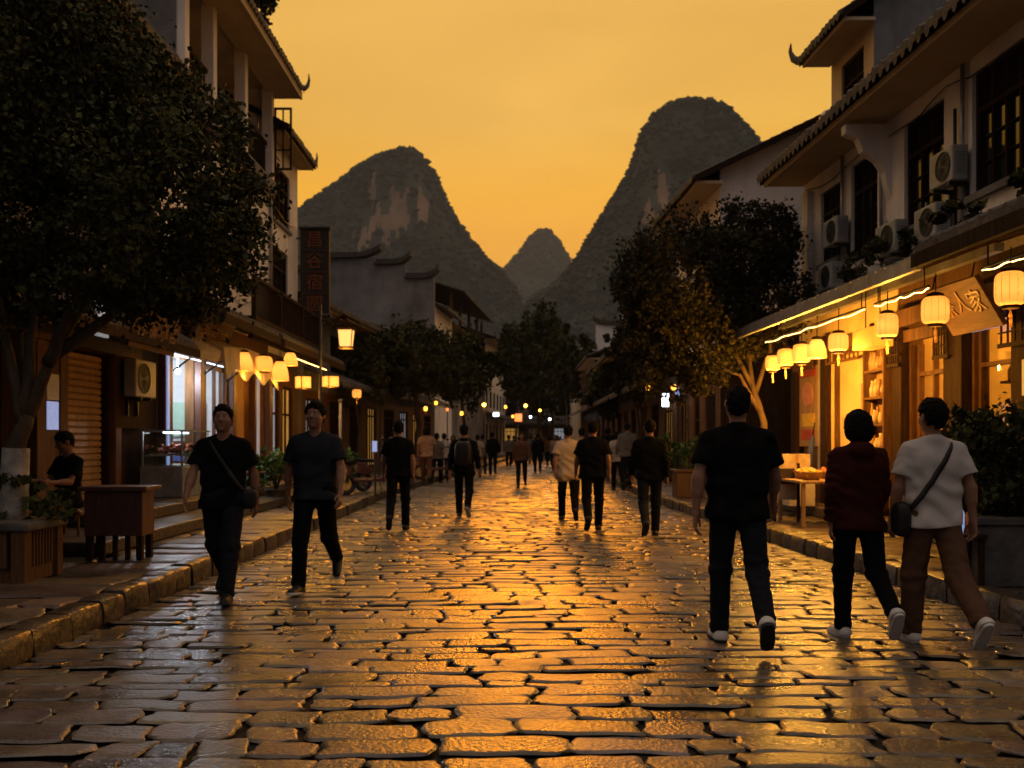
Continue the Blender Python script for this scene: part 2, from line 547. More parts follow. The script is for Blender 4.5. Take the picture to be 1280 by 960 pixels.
def pave(name, xl, xr, y0, y1, depth, width, z, seed, mtl, drop=.035, gap=.016, dome=.012, wob=.07):
    rng = np.random.default_rng(seed)
    us_c = np.array([0, .04, .14, .5, .86, .96, 1])
    vs_c = np.array([0, .09, .28, .72, .91, 1])
    us_f = np.array([0, .02, .05, .1, .18, .28, .4, .52, .64, .74, .83, .9, .95, .98, 1])
    vs_f = np.array([0, .045, .11, .22, .4, .6, .78, .89, .955, 1])
    V, F, tone = [], [], []
    quads = {}
    for n_u, n_v in ((len(us_c), len(vs_c)), (len(us_f), len(vs_f))):
        quads[n_u] = np.array([(j * n_u + i, j * n_u + i + 1, (j + 1) * n_u + i + 1, (j + 1) * n_u + i) for j in range(n_v - 1) for i in range(n_u - 1)])
    y, off, row = y0, 0, 0
    while y < y1:
        h = depth * rng.uniform(.65, 1.4)
        a, b = xl(y), xr(y)
        x = a + rng.uniform(-.5, 0) * width
        ph = rng.uniform(0, 6)
        while x < b:
            w = width * rng.uniform(.55, 1.75)
            x1 = x + w
            if b - x1 < width * .3:
                x1 = b
            xa, xb = max(x, a), min(x1, b)
            if xb - xa > .12:
                us, vs = (us_f, vs_f) if y < 9 else (us_c, vs_c)
                nu, nv = len(us), len(vs)
                gl = gap * (.5 + 4.6 * rng.random(4) ** 2.6)
                U, Wv = np.meshgrid(us, vs)
                w_, h_ = xb - xa - gl[0] - gl[1], h - gl[2] - gl[3]
                a_, b_ = (U - .5) * 2, (Wv - .5) * 2
                rad = (.03 + .13 * rng.random() ** 2) * h / .3
                kx, ky = min(.6, rad * 2 / w_), min(.8, rad * 2 / h_)
                qx, qy = np.maximum(np.abs(a_) - (1 - kx), 0) / kx, np.maximum(np.abs(b_) - (1 - ky), 0) / ky
                over = np.maximum(np.hypot(qx, qy), 1)
                a_ = np.where(qx > 0, np.sign(a_) * (1 - kx + kx * qx / over), a_)
                b_ = np.where(qy > 0, np.sign(b_) * (1 - ky + ky * qy / over), b_)
                p_ = rng.uniform(0, 6.3, 6)
                wig = h * .085
                X = xa + gl[0] + (a_ + 1) / 2 * w_ + wig * .8 * np.sin(Wv * 5 + p_[0]) * np.abs(a_) ** 2 + wig * .4 * np.sin(Wv * 11 + p_[1])
                Y = y + gl[2] + (b_ + 1) / 2 * h_ + wig * .7 * np.sin(U * 4 + p_[2]) + wig * .45 * np.sin(U * 9.5 + p_[3]) * np.abs(b_)
                cu, cv = np.abs(U - .5) * 2, np.abs(Wv - .5) * 2
                Y = Y + wob * np.sin(X * .9 + ph * .15) + wob * .5 * np.sin(X * 2.3 + row * .7)
                lump = .008 * (fbm(X * 4.5 + p_[4] * 9, Y * 7 + p_[5] * 9, 3) - .5)
                edge = (U == 0) | (U == 1) | (Wv == 0) | (Wv == 1)
                near = (U == us[1]) | (U == us[-2]) | (Wv == vs[1]) | (Wv == vs[-2])
                tilt = rng.normal(0, .0065, 2)
                Z = z + rng.normal(0, .0045) + tilt[0] * (U - .5) * .5 + tilt[1] * (Wv - .5) + dome * (1 - cu ** 2) * (1 - cv ** 2) + lump
                Z = np.where(edge, Z - drop, np.where(near, Z - drop * .08, Z))
                V.append(np.stack([X, Y, Z], -1).reshape(-1, 3))
                tone.append(np.tile(np.append(rng.uniform(.6, 1.3) * np.array([1, rng.uniform(.92, 1.08), rng.uniform(.8, 1.25)]), 1), (nu * nv, 1)))
                F.append(quads[nu] + off)
                off += nu * nv
            x = x1
        y += h
        row += 1
    me = np_mesh(name, np.concatenate(V), np.concatenate(F), mtl)
    at_ = me.attributes.new('tone', 'FLOAT_COLOR', 'POINT')
    at_.data.foreach_set('color', np.concatenate(tone).astype(np.float32).ravel())
    return link(name, me)


o = pave('road', kerb_l, kerb_r, .5, 92, .2, .37, 0, 3, M['stone'], drop=.012, gap=.0045, dome=.001, wob=.045)
tag(o, 'wet worn cobblestone street running away between the shops', 'road', kind='structure')
BL = lambda y: lx(y) + .02
BR = lambda y: rx(y) - .02
o = pave('pavement', BL, lambda y: kerb_l(y) - .22, 2, 90, .55, 1.0, .165, 5, M['slab'], drop=.02, gap=.008, dome=.004, wob=.03)
tag(o, 'stone pavement along the lamp side with the white shop', 'pavement', kind='structure')
o = pave('pavement', lambda y: kerb_r(y) + .22, BR, 2, 90, .55, 1.0, .165, 6, M['slab'], drop=.02, gap=.008, dome=.004, wob=.03)
tag(o, 'stone pavement in front of the lantern shops', 'pavement', kind='structure')
for f, g_, s, lab in ((lambda y: kerb_l(y) - .25, BL, -1, 'bed under the pavement by the white shop'), (lambda y: kerb_r(y) + .25, BR, 1, 'bed under the pavement by the lantern shops')):
    mb = MB()
    ys = [2, 10, 22, 24, 28, 28.3, 40, 60, 90]
    for a, b in zip(ys, ys[1:]):
        mb.quad((f(a), a, .125), (g_(a), a, .125), (g_(b), b, .125), (f(b), b, .125))
    tag(mb.build('pavement_bed', M['mortar']), lab, 'pavement bed', kind='structure')


def kerb(fn, side, seed, label):
    rng = random.Random(seed)
    V, F, off = [], [], 0
    y = 1.5
    while y < 90:
        L = rng.uniform(.28, .62)
        j = lambda a=.012: rng.uniform(-a, a)
        x0 = lambda t: fn(t)
        pts = []
        n = 5
        dj, zj = j(.02), j(.012)
        for i in range(n):
            t = y + .012 + (L - .024) * i / (n - 1)
            e = .02 if i in (0, n - 1) else 0
            for (dx, z) in ((.0, -.04), (.0, .10), (.01, .172), (.03, .186), (.2, .19), (.25, .175), (.25, .05)):
                pts.append((x0(t) + side * (dx + dj + (e if dx < .1 else -e * .3) + j(.008)), t, z + (zj if z > 0 else 0) - (e * .6 if z > .1 else 0) + (j(.006) if z > 0 else 0)))
        m = 7
        V += pts
        for i in range(n - 1):
            for k in range(m - 1):
                F.append((off + i * m + k, off + i * m + k + 1, off + (i + 1) * m + k + 1, off + (i + 1) * m + k))
        F.append(tuple(off + k for k in (0, 1, 2, 3)))
        F.append(tuple(off + k for k in (0, 3, 4, 6)))
        F.append(tuple(off + (n - 1) * m + k for k in (0, 1, 2, 3)))
        F.append(tuple(off + (n - 1) * m + k for k in (0, 3, 4, 6)))
        off += len(pts)
        y += L
    o = link('kerb', np_mesh('kerb', V, F, M['kerb']))
    md = o.modifiers.new('edge', 'EDGE_SPLIT')
    md.split_angle = R(50)
    tag(o, label, 'kerb', kind='structure')


kerb(kerb_l, -1, 4, 'rough stone kerb on the side with the white shop')
kerb(kerb_r, 1, 9, 'rough stone kerb on the side with the lantern shops')


# karst hills: each silhouette is the ridge of a rounded body with its own depth
def karst(name, outline, Y, depth, label, seed, tufts, patches=()):
    xs = np.array([p[0] for p in outline], float)
    zs = np.array([p[1] for p in outline], float)
    X = (xs - 640) * Y / 1200
    Z = EYE - (zs - 551) * Y / 1200
    n, m = 240, 70
    gx = np.linspace(X[0], X[-1], n)
    ridge = np.interp(gx, X, Z)
    k = np.array([1, 2, 3, 2, 1]) / 9
    ridge = np.convolve(np.pad(ridge, 2, 'edge'), k, 'valid')
    gy = np.linspace(-1, 1, m)
    GX, GY = np.meshgrid(gx, gy)
    RZ = np.broadcast_to(ridge, GX.shape)
    top = ridge.max()
    body = np.clip(1 - np.abs(GY) ** 1.35, 0, 1)
    wx = GX + (fbm(GX / 90 + seed, GY * 3, 4) - .5) * 40 * (np.abs(GY) > .05)
    h = RZ * body
    # gullies and cliffs fade out at the ridge line so that the outline stays
    rough = (fbm(GX / 45 + seed, GY * depth / 70 + h / 80, 5) - .5)
    fine = (fbm(GX / 9 + seed, GY * depth / 16, 3) - .5)
    PY = Y + GY * depth * (.35 + .65 * RZ / top) + rough * 40
    PZ = h + rough * 26 * np.minimum(1, np.abs(GY) * 3) * body + fine * 5 * body
    V = np.stack([GX, PY, PZ - 2], -1)
    I = np.arange(n * m).reshape(m, n)
    F = np.stack([I[:-1, :-1], I[:-1, 1:], I[1:, 1:], I[1:, :-1]], -1).reshape(-1, 4)
    FC = V.reshape(-1, 3)[F].mean(1)
    ux, uy = 640 + FC[:, 0] * 1200 / FC[:, 1], 551 - (FC[:, 2] - EYE) * 1200 / FC[:, 1]
    bare = np.zeros(len(F), bool)
    for bx, by, brx, bry in patches:
        q = np.sqrt(((ux - bx) / brx) ** 2 + ((uy - by) / bry) ** 2) + (fbm(FC[:, 0] / 11, FC[:, 2] / 48, 5) - .5) * 4.2
        bare |= q < .75
    me = np_mesh(name, V.reshape(-1, 3), F, [M['rock'], M['limestone']], midx=bare.astype(np.int32))
    o = link(name, me)
    tag(o, label, 'hill', kind='structure')
    # bare limestone faces: ragged cliff sheets standing a little proud of the forest
    rng = np.random.default_rng(seed)
    # forest: thousands of ragged crowns over the whole near slope and along the ridge
    pv, pf = [], []
    ico = [(0, 0, 1), (.9, 0, .35), (.28, .85, .35), (-.73, .53, .35), (-.73, -.53, .35), (.28, -.85, .35), (0, 0, -.6)]
    fi = [(0, 1, 2), (0, 2, 3), (0, 3, 4), (0, 4, 5), (0, 5, 1), (6, 2, 1), (6, 3, 2), (6, 4, 3), (6, 5, 4), (6, 1, 5)]
    ico = np.array(ico)
    fi = np.array(fi)
    js = np.clip((rng.beta(1.6, 1.6, tufts) * (m // 2 + 4)).astype(int), 0, m - 1)
    ridge_part = rng.random(tufts) < .3
    js = np.where(ridge_part, rng.integers(m // 2 - 3, m // 2 + 3, tufts), js)
    is_ = rng.integers(0, n, tufts)
    off = 0
    Vg = V.reshape(m, n, 3)
    for i, j in zip(is_, js):
        c = Vg[j, i] + (Vg[min(j + 1, m - 1), min(i + 1, n - 1)] - Vg[j, i]) * rng.random(3) * (1.6 if abs(j - m // 2) > 3 else .4)
        if c[2] < 8:
            continue
        skip = False
        for (ii, jj) in ((i, j), (i - 1, j), (i, j - 1), (i - 1, j - 1)):
            if 0 <= ii < n - 1 and 0 <= jj < m - 1 and bare[jj * (n - 1) + ii]:
                skip = True
        if skip:
            continue
        r = rng.uniform(2.2, 5.5) * Y / 1200
        pv.append(ico * rng.uniform(.7, 1.4, ico.shape) * r + c + (0, 0, r * .3))
        pf.append(fi + off)
        off += 7
    o2 = link('hill_forest', np_mesh('hill_forest', np.concatenate(pv), np.concatenate(pf), M['hilltree'], smooth=False))
    tag(o2, 'trees covering the ' + label, 'forest', kind='stuff')


karst('hill', [(180, 551), (240, 430), (290, 350), (340, 292), (372, 268), (400, 247), (430, 225), (455, 206), (480, 194), (505, 188), (522, 190), (534, 202),
               (545, 222), (558, 252), (572, 280), (592, 306), (612, 327), (632, 346), (650, 372), (664, 420), (690, 551)], 1250, 210,
      'pointed limestone hill behind the stepped grey gable', 3, 7000, [(495, 272, 30, 30), (455, 300, 16, 14)])
karst('hill', [(560, 551), (620, 450), (664, 374), (700, 351), (728, 312), (742, 288), (757, 262), (772, 240), (788, 212), (797, 180), (806, 156), (825, 136), (848, 124),
               (868, 122), (890, 127), (915, 143), (938, 165), (965, 205), (1000, 262), (1040, 330), (1100, 430), (1160, 551)], 1050, 220,
      'tallest rounded limestone hill behind the white gabled house', 11, 8500, [(808, 272, 18, 30), (826, 240, 8, 22)])
karst('hill', [(560, 551), (596, 420), (622, 350), (636, 332), (652, 312), (664, 296), (673, 290), (686, 290), (694, 298), (702, 312), (712, 330), (735, 372), (790, 551)], 2300, 260,
      'small far peak in the gap between two taller hills', 23, 2500)
# ------------------------------------------------------------------ building kit
def wall_face(mb, s0, s1, z0, z1, ops=(), d=0.0, reveal=.18, m=0, mr=None):
    """Front wall with real openings and their reveals."""
    ss = sorted({s0, s1, *[v for o in ops for v in o[:2]]})
    zz = sorted({z0, z1, *[v for o in ops for v in o[2:]]})
    for a, b in zip(ss, ss[1:]):
        for c, e in zip(zz, zz[1:]):
            ms, mz = (a + b) / 2, (c + e) / 2
            if any(o[0] < ms < o[1] and o[2] < mz < o[3] for o in ops):
                continue
            mb.quad((d, a, c), (d, b, c), (d, b, e), (d, a, e), m)
    for a, b, c, e in ops:
        q = d - reveal
        mr_ = m if mr is None else mr
        mb.quad((d, a, c), (q, a, c), (q, a, e), (d, a, e), mr_)
        mb.quad((d, b, c), (q, b, c), (q, b, e), (d, b, e), mr_)
        mb.quad((d, a, c), (d, b, c), (q, b, c), (q, a, c), mr_)
        mb.quad((d, a, e), (d, b, e), (q, b, e), (q, a, e), mr_)


def window(root, T, a, b, c, e, d=0.0, nv=3, nh=2, fm='wood_dark', pm='glass_dark', lattice=True, sill=True, split=.68):
    fr = MB(T)
    w, t0, t1 = .065, d - .135, d - .05
    fr.box(t0, t1, a, a + w, c, e)
    fr.box(t0, t1, b - w, b, c, e)
    fr.box(t0, t1, a + w, b - w, c, c + w)
    fr.box(t0, t1, a + w, b - w, e - w, e)
    zt = c + (e - c) * split
    fr.box(t0 + .003, t1 + .012, a + w, b - w, zt - .03, zt + .03)
    for i in range(1, nv):
        x = a + w + (b - a - 2 * w) * i / nv
        fr.box(t0 + .006, t1 - .006, x - .022, x + .022, c + w, zt - .03)
        fr.box(t0 + .006, t1 - .006, x - .022, x + .022, zt + .03, e - w)
    if lattice:
        for i in range(nv):
            x0 = a + w + (b - a - 2 * w) * i / nv
            ww = (b - a - 2 * w) / nv
            for j in range(1, 4):
                fr.box(t0 + .02, t1 - .02, x0 + ww * j / 4 - .007, x0 + ww * j / 4 + .007, zt + .03, e - w)
            for j in range(1, 3):
                z = zt + .03 + (e - w - zt - .03) * j / 3
                fr.box(t0 + .024, t1 - .024, x0, x0 + ww, z - .007, z + .007)
            for j in range(1, nh + 1):
                z = c + w + (zt - .03 - c - w) * j / (nh + 1)
                fr.box(t0 + .022, t1 - .022, x0, x0 + ww, z - .009, z + .009)
    o = fr.build('window', M[fm], root)
    p = MB(T)
    p.quad((d - .11, a + .03, c + .03), (d - .11, b - .03, c + .03), (d - .11, b - .03, e - .03), (d - .11, a + .03, e - .03))
    p.build('pane', M[pm], o)
    if sill:
        s = MB(T)
        s.box(d - .1, d + .07, a - .06, b + .06, c - .09, c - .004)
        s.build('sill', M['plaster_grey'], o)
    return o


def tile_sheet(mb, s0, s1, d0, z0, d1, z1, pitch=.21, row=.3, m=0, lift=.055):
    """Half-round clay tiles from the eave (d0, z0) up to (d1, z1), with a scalloped closed eave edge."""
    n = max(2, int(abs(s1 - s0) / pitch))
    L = math.hypot(d1 - d0, z1 - z0)
    k = max(1, int(L / row))
    prof = ((0, 0), (.22, .0), (.3, .6), (.5, 1), (.7, .6), (.78, 0))
    cols = [(s0 + (s1 - s0) * (i + u) / n, h) for i in range(n) for u, h in prof] + [(s1, 0)]
    rows = []
    for j in range(k):
        rows += [(j / k, .018), ((j + .97) / k, 0)]
    rows.append((1, 0))
    rg = random.Random(int(abs(s0) * 10 + abs(z0) * 100))
    jit = [rg.uniform(-.012, .012) for _ in range(n + 1)]
    vs, fs = [], []
    for t, b in rows:
        for i, (s, h) in enumerate(cols):
            e = jit[i // 6] if t < 1e-6 else 0
            vs.append((d0 + (d1 - d0) * t + e, s, z0 + (z1 - z0) * t + h * lift + b + .03 + jit[i // 6] * .4))
    w = len(cols)
    for j in range(len(rows) - 1):
        for i in range(w - 1):
            fs.append((j * w + i, j * w + i + 1, (j + 1) * w + i + 1, (j + 1) * w + i))
    base = len(vs)
    for i, (s, h) in enumerate(cols):
        vs.append((d0, s, z0 - .035 - .085 * h + jit[min(i // 6, n)] * .8))
    for i in range(w - 1):
        fs.append((i, base + i, base + i + 1, i + 1))
    mb.add(vs, fs, m)
    # underside and ends
    mb.quad((d0, s0, z0 - .03), (d0, s1, z0 - .03), (d1, s1, z1 - .03), (d1, s0, z1 - .03), m)
    for s in (s0, s1):
        mb.quad((d0, s, z0 - .03), (d1, s, z1 - .03), (d1, s, z1 + .05), (d0, s, z0 + .05), m)


def horn(mb, d, s, z, ds, dd=0.0, h=.55, r=.07, m=0):
    """Upturned eave corner."""
    pts = [(d, s, z), (d + dd * .4, s + ds * .35, z + .02), (d + dd * .8, s + ds * .75, z + h * .25), (d + dd, s + ds, z + h * .62), (d + dd * .95, s + ds * .97, z + h)]
    mb.tube(pts, [r, r * .95, r * .8, r * .5, r * .15], 6, m)


def ridge(mb, s0, s1, d, z, h=.28, up=.35, m=0):
    mb.box(d - .12, d + .12, s0, s1, z, z + h)
    for s, q in ((s0, -1), (s1, 1)):
        horn(mb, d, s, z + h * .5, q * .5, 0, up + h * .5, .13, m)


def gable_house(root, T, s0, s1, z0, ze, depth, rise, oh=.85, ops=(), wall='plaster', side='plaster_grey', soffit=True, verge=.25, trim=True, horns=(True, True), ground=None):
    """Walls with openings, tiled two-slope roof whose ridge runs along the row."""
    w = MB(T)
    if ground:
        wall_face(w, s0, s1, z0, ground[1], [o for o in ops if o[3] < ground[1]], m=2)
        wall_face(w, s0, s1, ground[1], ze, [o for o in ops if o[2] > ground[1]])
    else:
        wall_face(w, s0, s1, z0, ze, ops)
    dm = -depth / 2
    sl = rise / (depth / 2)
    lo = ze + .12 - oh * sl * .25
    zr = lo - .02 + oh * (ze + rise + .12 - lo) / (oh - dm)
    for s in (s0, s1):
        w.poly([(0, s, z0), (-depth, s, z0), (-depth, s, zr), (dm, s, ze + rise + .1), (0, s, zr)], 1)
    w.quad((-depth, s0, z0), (-depth, s1, z0), (-depth, s1, ze), (-depth, s0, ze))
    wall_o = w.build('wall', [M[wall], M[side]] + ([M[ground[0]]] if ground else []), root)
    r = MB(T)
    tile_sheet(r, s0 - verge, s1 + verge, oh + .07, lo - .01, dm, ze + rise + .12)
    tile_sheet(r, s0 - verge, s1 + verge, -depth - oh, lo, dm, ze + rise + .12, pitch=.42)
    ridge(r, s0 - verge, s1 + verge, dm, ze + rise + .1)
    if horns[0]:
        horn(r, oh - .05, s0 - verge + .05, lo + .03, -.2, .05, .42, .06)
    if horns[1]:
        horn(r, oh - .05, s1 + verge - .05, lo + .03, .2, .05, .42, .06)
    ro = r.build('roof', M['tile'], root)
    if soffit:
        q = MB(T)
        q.box(.004, oh - .1, s0 - verge + .03, s1 + verge - .03, lo - .13, lo - .06)
        q.box(oh - .1, oh - .05, s0 - verge + .03, s1 + verge - .03, lo - .145, lo - .05)
        q.build('soffit', M['soffit'], ro)
    if trim:
        for s in (s0 - verge - .05, s1 + verge):
            q = MB(T)
            q.prism([(oh, s, lo - .1), (oh, s, lo + .06), (dm, s, ze + rise + .2), (dm, s, ze + rise + .02)], (0, .05, 0))
            q.prism([(-depth - oh, s, lo - .1), (-depth - oh, s, lo + .06), (dm, s, ze + rise + .2), (dm, s, ze + rise + .02)], (0, .05, 0))
            q.build('verge_board', M['wood_dark'], ro)
    return wall_o, ro


def ac_unit(T, d, s, z, label, w=.6, h=.44, dp=.2):
    """Outdoor unit: its back to the wall at d, its long face to the street."""
    c = T(d, s, z)
    root = thing('air_conditioner', label, 'air conditioner', c, 'air conditioner units on the shop walls')
    b = MB(T)
    b.box(d + .06, d + .06 + dp, s - w / 2, s + w / 2, z, z + h)
    b.build('casing', M['ac'], root, bevel=.02)
    g = MB(T)
    for k in range(9):
        zz = z + h * (.2 + .07 * k)
        g.box(d + .1, d + .06 + dp - .04, s - w / 2 - .003, s - w / 2 + .003, zz, zz + .006)
    g.build('side_vent', M['ac_dark'], root)
    f = MB(T)
    R0 = h * .4
    pts = [(d + .07 + dp, s - w * .12 + R0 * math.cos(t * math.pi / 12), z + h / 2 + R0 * math.sin(t * math.pi / 12)) for t in range(25)]
    f.tube(pts, .008, 5)
    for t in range(12):
        a = t * math.pi / 6
        f.tube([(d + .07 + dp, s - w * .12 + .03 * math.cos(a), z + h / 2 + .03 * math.sin(a)), (d + .07 + dp, s - w * .12 + R0 * math.cos(a), z + h / 2 + R0 * math.sin(a))], .004, 4)
    f.prism([(d + .061 + dp, s - w * .12 + R0 * math.cos(t * math.pi / 12), z + h / 2 + R0 * math.sin(t * math.pi / 12)) for t in range(24)], (.004, 0, 0))
    f.build('fan_grille', M['ac_dark'], root)
    for q in (-.2, .2):
        k = MB(T)
        k.prism([(d + .005, s + q - .02, z - .004), (d + .06 + dp, s + q - .02, z - .004), (d + .06 + dp, s + q - .02, z - .04), (d + .05, s + q - .02, z - .06), (d + .05, s + q - .02, z - .3), (d + .005, s + q - .02, z - .3)], (0, .04, 0))
        k.build('bracket', M['metal_dark'], root)
    p = MB(T)
    p.tube([(d + .15, s + w / 2 + .0, z + .12), (d + .12, s + w / 2 + .1, z + .1), (d + .04, s + w / 2 + .14, z + .25), (d + .03, s + w / 2 + .12, z + .6)], .016, 6)
    p.build('pipe', M['metal'], root, True)
    return root


def glyph(text, size, mtl, parent, center, right, upv, depth=.012):
    """Real lettering as a mesh lying in the plane spanned by right and up."""
    cu = bpy.data.curves.new('lettering', 'FONT')
    cu.body = text
    cu.size = size
    cu.align_x = 'CENTER'
    cu.align_y = 'CENTER'
    cu.extrude = depth / 2
    o = bpy.data.objects.new('lettering', cu)
    COL.objects.link(o)
    dg = bpy.context.evaluated_depsgraph_get()
    me = bpy.data.meshes.new_from_object(o.evaluated_get(dg))
    bpy.data.objects.remove(o)
    me.name = 'lettering'
    r, u = Vector(right).normalized(), Vector(upv).normalized()
    n = r.cross(u)
    base = world_loc(parent)
    for v in me.vertices:
        x, y, z = v.co
        v.co = Vector(center) + r * x + u * y + n * z - base
    me.materials.clear()
    me.materials.append(mtl)
    return link('lettering', me, parent)


def lantern(c, r, h, label, kind='barrel', cord=.25, power=14, group='paper lanterns along the shop eaves', mats=None, col=WARM):
    root = thing('paper_lantern', label, 'lantern', c, group)
    mb = MB()
    n = 32
    if kind == 'barrel':
        kx, ky = zip(*((.62, 0), (.86, .06), (.97, .17), (1, .33), (1, .67), (.97, .83), (.86, .94), (.62, 1)))
        prof = [(r * (float(np.interp(t / 30, ky, kx)) + (.012 if t % 2 else -.012)), h * t / 30) for t in range(31)]
        mb.lathe((c[0], c[1], c[2]), prof, n, 0, .014, 16)
    elif kind == 'bell':
        prof = [(r, 0), (r * 1.0, h * .1), (r * .9, h * .5), (r * .68, h * .85), (r * .45, h)]
        mb.lathe(c, prof, n, 0, .02, 12)
    else:
        q = [(r, 0), (r * 1.02, h * .5), (r, h)]
        mb.lathe(c, q, 4, 0)
    mb.build('shade', mats or M['lantern'], root, True if kind != 'box' else False)
    if kind == 'barrel':
        rb = MB()
        for a in range(12):
            t = a * math.pi / 6 + c[1]
            rb.tube([(c[0] + q * 1.012 * math.cos(t), c[1] + q * 1.012 * math.sin(t), c[2] + z) for q, z in prof[::3]], .0022, 4)
        rb.build('ribs', M['wood_light'], root)
    f = MB()
    rr = r * .62 if kind == 'barrel' else r * .5
    f.lathe((c[0], c[1], c[2] + h - .004), [(rr, 0), (rr, .035), (rr * .5, .05)], 14)
    if kind == 'barrel':
        MB().lathe((c[0], c[1], c[2] - .03), [(rr * .9, 0), (rr, .034)], 14).build('cap', M['wood_dark'], root, True)
    if kind == 'box':
        f = MB()
        for z in (0, h):
            for i in range(4):
                a, b = math.pi / 2 * i, math.pi / 2 * (i + 1)
                f.tube([(c[0] + r * 1.02 * math.cos(a), c[1] + r * 1.02 * math.sin(a), c[2] + z), (c[0] + r * 1.02 * math.cos(b), c[1] + r * 1.02 * math.sin(b), c[2] + z)], .014, 4)
        for i in range(4):
            a = math.pi / 2 * i
            f.tube([(c[0] + r * 1.02 * math.cos(a), c[1] + r * 1.02 * math.sin(a), c[2] - .02), (c[0] + r * 1.02 * math.cos(a), c[1] + r * 1.02 * math.sin(a), c[2] + h + .02)], .014, 4)
    f.build('cap', M['wood_dark'], root, kind != 'box')
    k = MB()
    k.tube([(c[0], c[1], c[2] + h), (c[0] + .006, c[1], c[2] + h + cord)], .007, 5)
    k.build('cord', M['metal_dark'], root)
    if kind == 'barrel':
        t = MB()
        t.tube([(c[0], c[1], c[2] - .03), (c[0], c[1], c[2] - .09), (c[0] + .004, c[1], c[2] - .2)], [.006, .018, .012], 6)
        t.build('tassel', M['gold'], root)
    if power:
        lamp(root, (c[0], c[1], c[2] - .12), power, col, r * .5)
        lamp(root, (c[0], c[1], c[2] + h * .5), (.62 if mats is None else .5) * (r / .13) ** 2, LANTERN_CORE, r * .2)
    return root


def foliage(blobs, n, size, seed, mats, clump=.35, flat=.0):
    """Leaves in clumps spread through the crown's volume; returns vertices and faces in world space."""
    rng = np.random.default_rng(seed)
    vol = np.array([b[3] * b[4] * b[5] for b in blobs]) ** .8
    cnt = (n * vol / vol.sum()).astype(int)
    pos = []
    for b, m in zip(blobs, cnt):
        kc = max(6, m // 70)
        u = rng.normal(size=(kc, 3))
        u /= np.linalg.norm(u, axis=1)[:, None]
        rad = rng.uniform(.3, 1.0, kc) ** .55
        cc = u * rad[:, None]
        which = rng.integers(0, kc, m)
        spread = clump * rng.uniform(.5, 1.3, kc)
        p = cc[which] + rng.normal(size=(m, 3)) * (spread[which] * .42)[:, None]
        pos.append(p * np.array(b[3:6]) + np.array(b[:3]))
    P = np.concatenate(pos)
    m = len(P)
    a = rng.normal(size=(m, 3))
    a[:, 2] -= .35
    a /= np.linalg.norm(a, axis=1)[:, None]
    b = np.cross(a, rng.normal(size=(m, 3)))
    b /= np.linalg.norm(b, axis=1)[:, None]
    L = size * rng.uniform(.6, 1.4, m)[:, None]
    Wd = L * rng.uniform(.28, .45, m)[:, None]
    c = np.cross(a, b)
    V = np.stack([P - a * L * .5, P + b * Wd + c * L * .08, P + a * L * .5, P - b * Wd + c * L * .08], 1).reshape(-1, 3)
    F = np.arange(4 * m).reshape(m, 4)
    return V, F, P


def tree(name, label, base, limbs, blobs, n, size, seed, leaf='leaf', bark='bark', trunk_r=.12, clump=.35, group=None, white=0, cat='tree', twigs=26):
    """limbs: list of polylines in world space, the first being the trunk."""
    root = thing(name, label, cat, base, group)
    rng = random.Random(seed)
    mb = MB()
    for i, pts in enumerate(limbs):
        k = len(pts)
        r0 = trunk_r if i == 0 else trunk_r * .62
        r1 = trunk_r * .62 if i == 0 else trunk_r * .2
        q, rr = [], []
        for j in range(k - 1):
            for t in range(4):
                u = t / 4
                p = Vector(pts[j]).lerp(Vector(pts[j + 1]), u)
                if j + t > 0:
                    p += Vector([rng.uniform(-1, 1) * trunk_r * .16 for _ in range(3)])
                q.append(p)
                rr.append(r0 + (r1 - r0) * (j + u) / (k - 1))
        q.append(Vector(pts[-1]))
        rr.append(r1)
        if i == 0:
            rr[0] *= 1.35
        mb.tube(q, rr, 9)
    V, F, P = foliage(blobs, n, size, seed, None, clump)
    tips = [Vector(l[-1]) for l in limbs]
    for i in range(twigs):
        t = Vector(P[rng.randrange(len(P))])
        a = min(tips, key=lambda e: (e - t).length)
        mid = a.lerp(t, .5) + Vector([rng.uniform(-.15, .15) for _ in range(3)])
        mb.tube([a, mid, t], [trunk_r * .17, trunk_r * .1, trunk_r * .03], 5)
    mb.build('trunk', M[bark], root, True)
    if white:
        w = MB()
        p0, p1 = Vector(limbs[0][0]), Vector(limbs[0][1])
        u = min(1, white / (p1 - p0).length)
        w.tube([p0, p0.lerp(p1, u * .5), p0.lerp(p1, u)], [trunk_r * 1.42, trunk_r * 1.2, trunk_r * 1.12], 12)
        w.build('whitewash', M['whitewash'], root, True)
    b = np.array(world_loc(root))
    link('crown', np_mesh('crown', V - b, F, M[leaf], smooth=False), root)
    return root
# ------------------------------------------------------------------ right side: lantern shops and the white house over them
c_ops = [(10.55, 11.85, 4.42, 5.92), (12.55, 13.7, 4.4, 5.9), (14.6, 15.6, 4.4, 5.85), (16.05, 16.95, 4.5, 5.75), (8.2, 9.7, 4.42, 5.92),
         (10.95, 11.8, .75, 2.95), (12.5, 13.5, .34, 2.95), (15.05, 16.3, .34, 2.85)]
house = thing('white_house', 'long white two storey house with dark lattice windows above the lantern shops', 'house', TR(0, 7, .16))
gable_house(house, TR, 7.0, 17.8, .16, 6.24, 8, 2.1, .78, c_ops, verge=.1, horns=(False, False), ground=('wood', 3.6))
for i, o in enumerate(c_ops[:5]):
    window(house, TR, *o, nv=4 if i in (0, 4) else 3, nh=2)
mb = MB(TR)   # plaster corbel under the eave
pts = [(.0, 4.95), (.07, 5.15), (.1, 5.35), (.22, 5.52), (.42, 5.66), (.5, 5.85), (.68, 5.92), (.68, 6.05), (.0, 6.05)]
mb.prism([(d, 14.1, z) for d, z in pts], (0, .16, 0))
mb.build('corbel', M['plaster'], house)
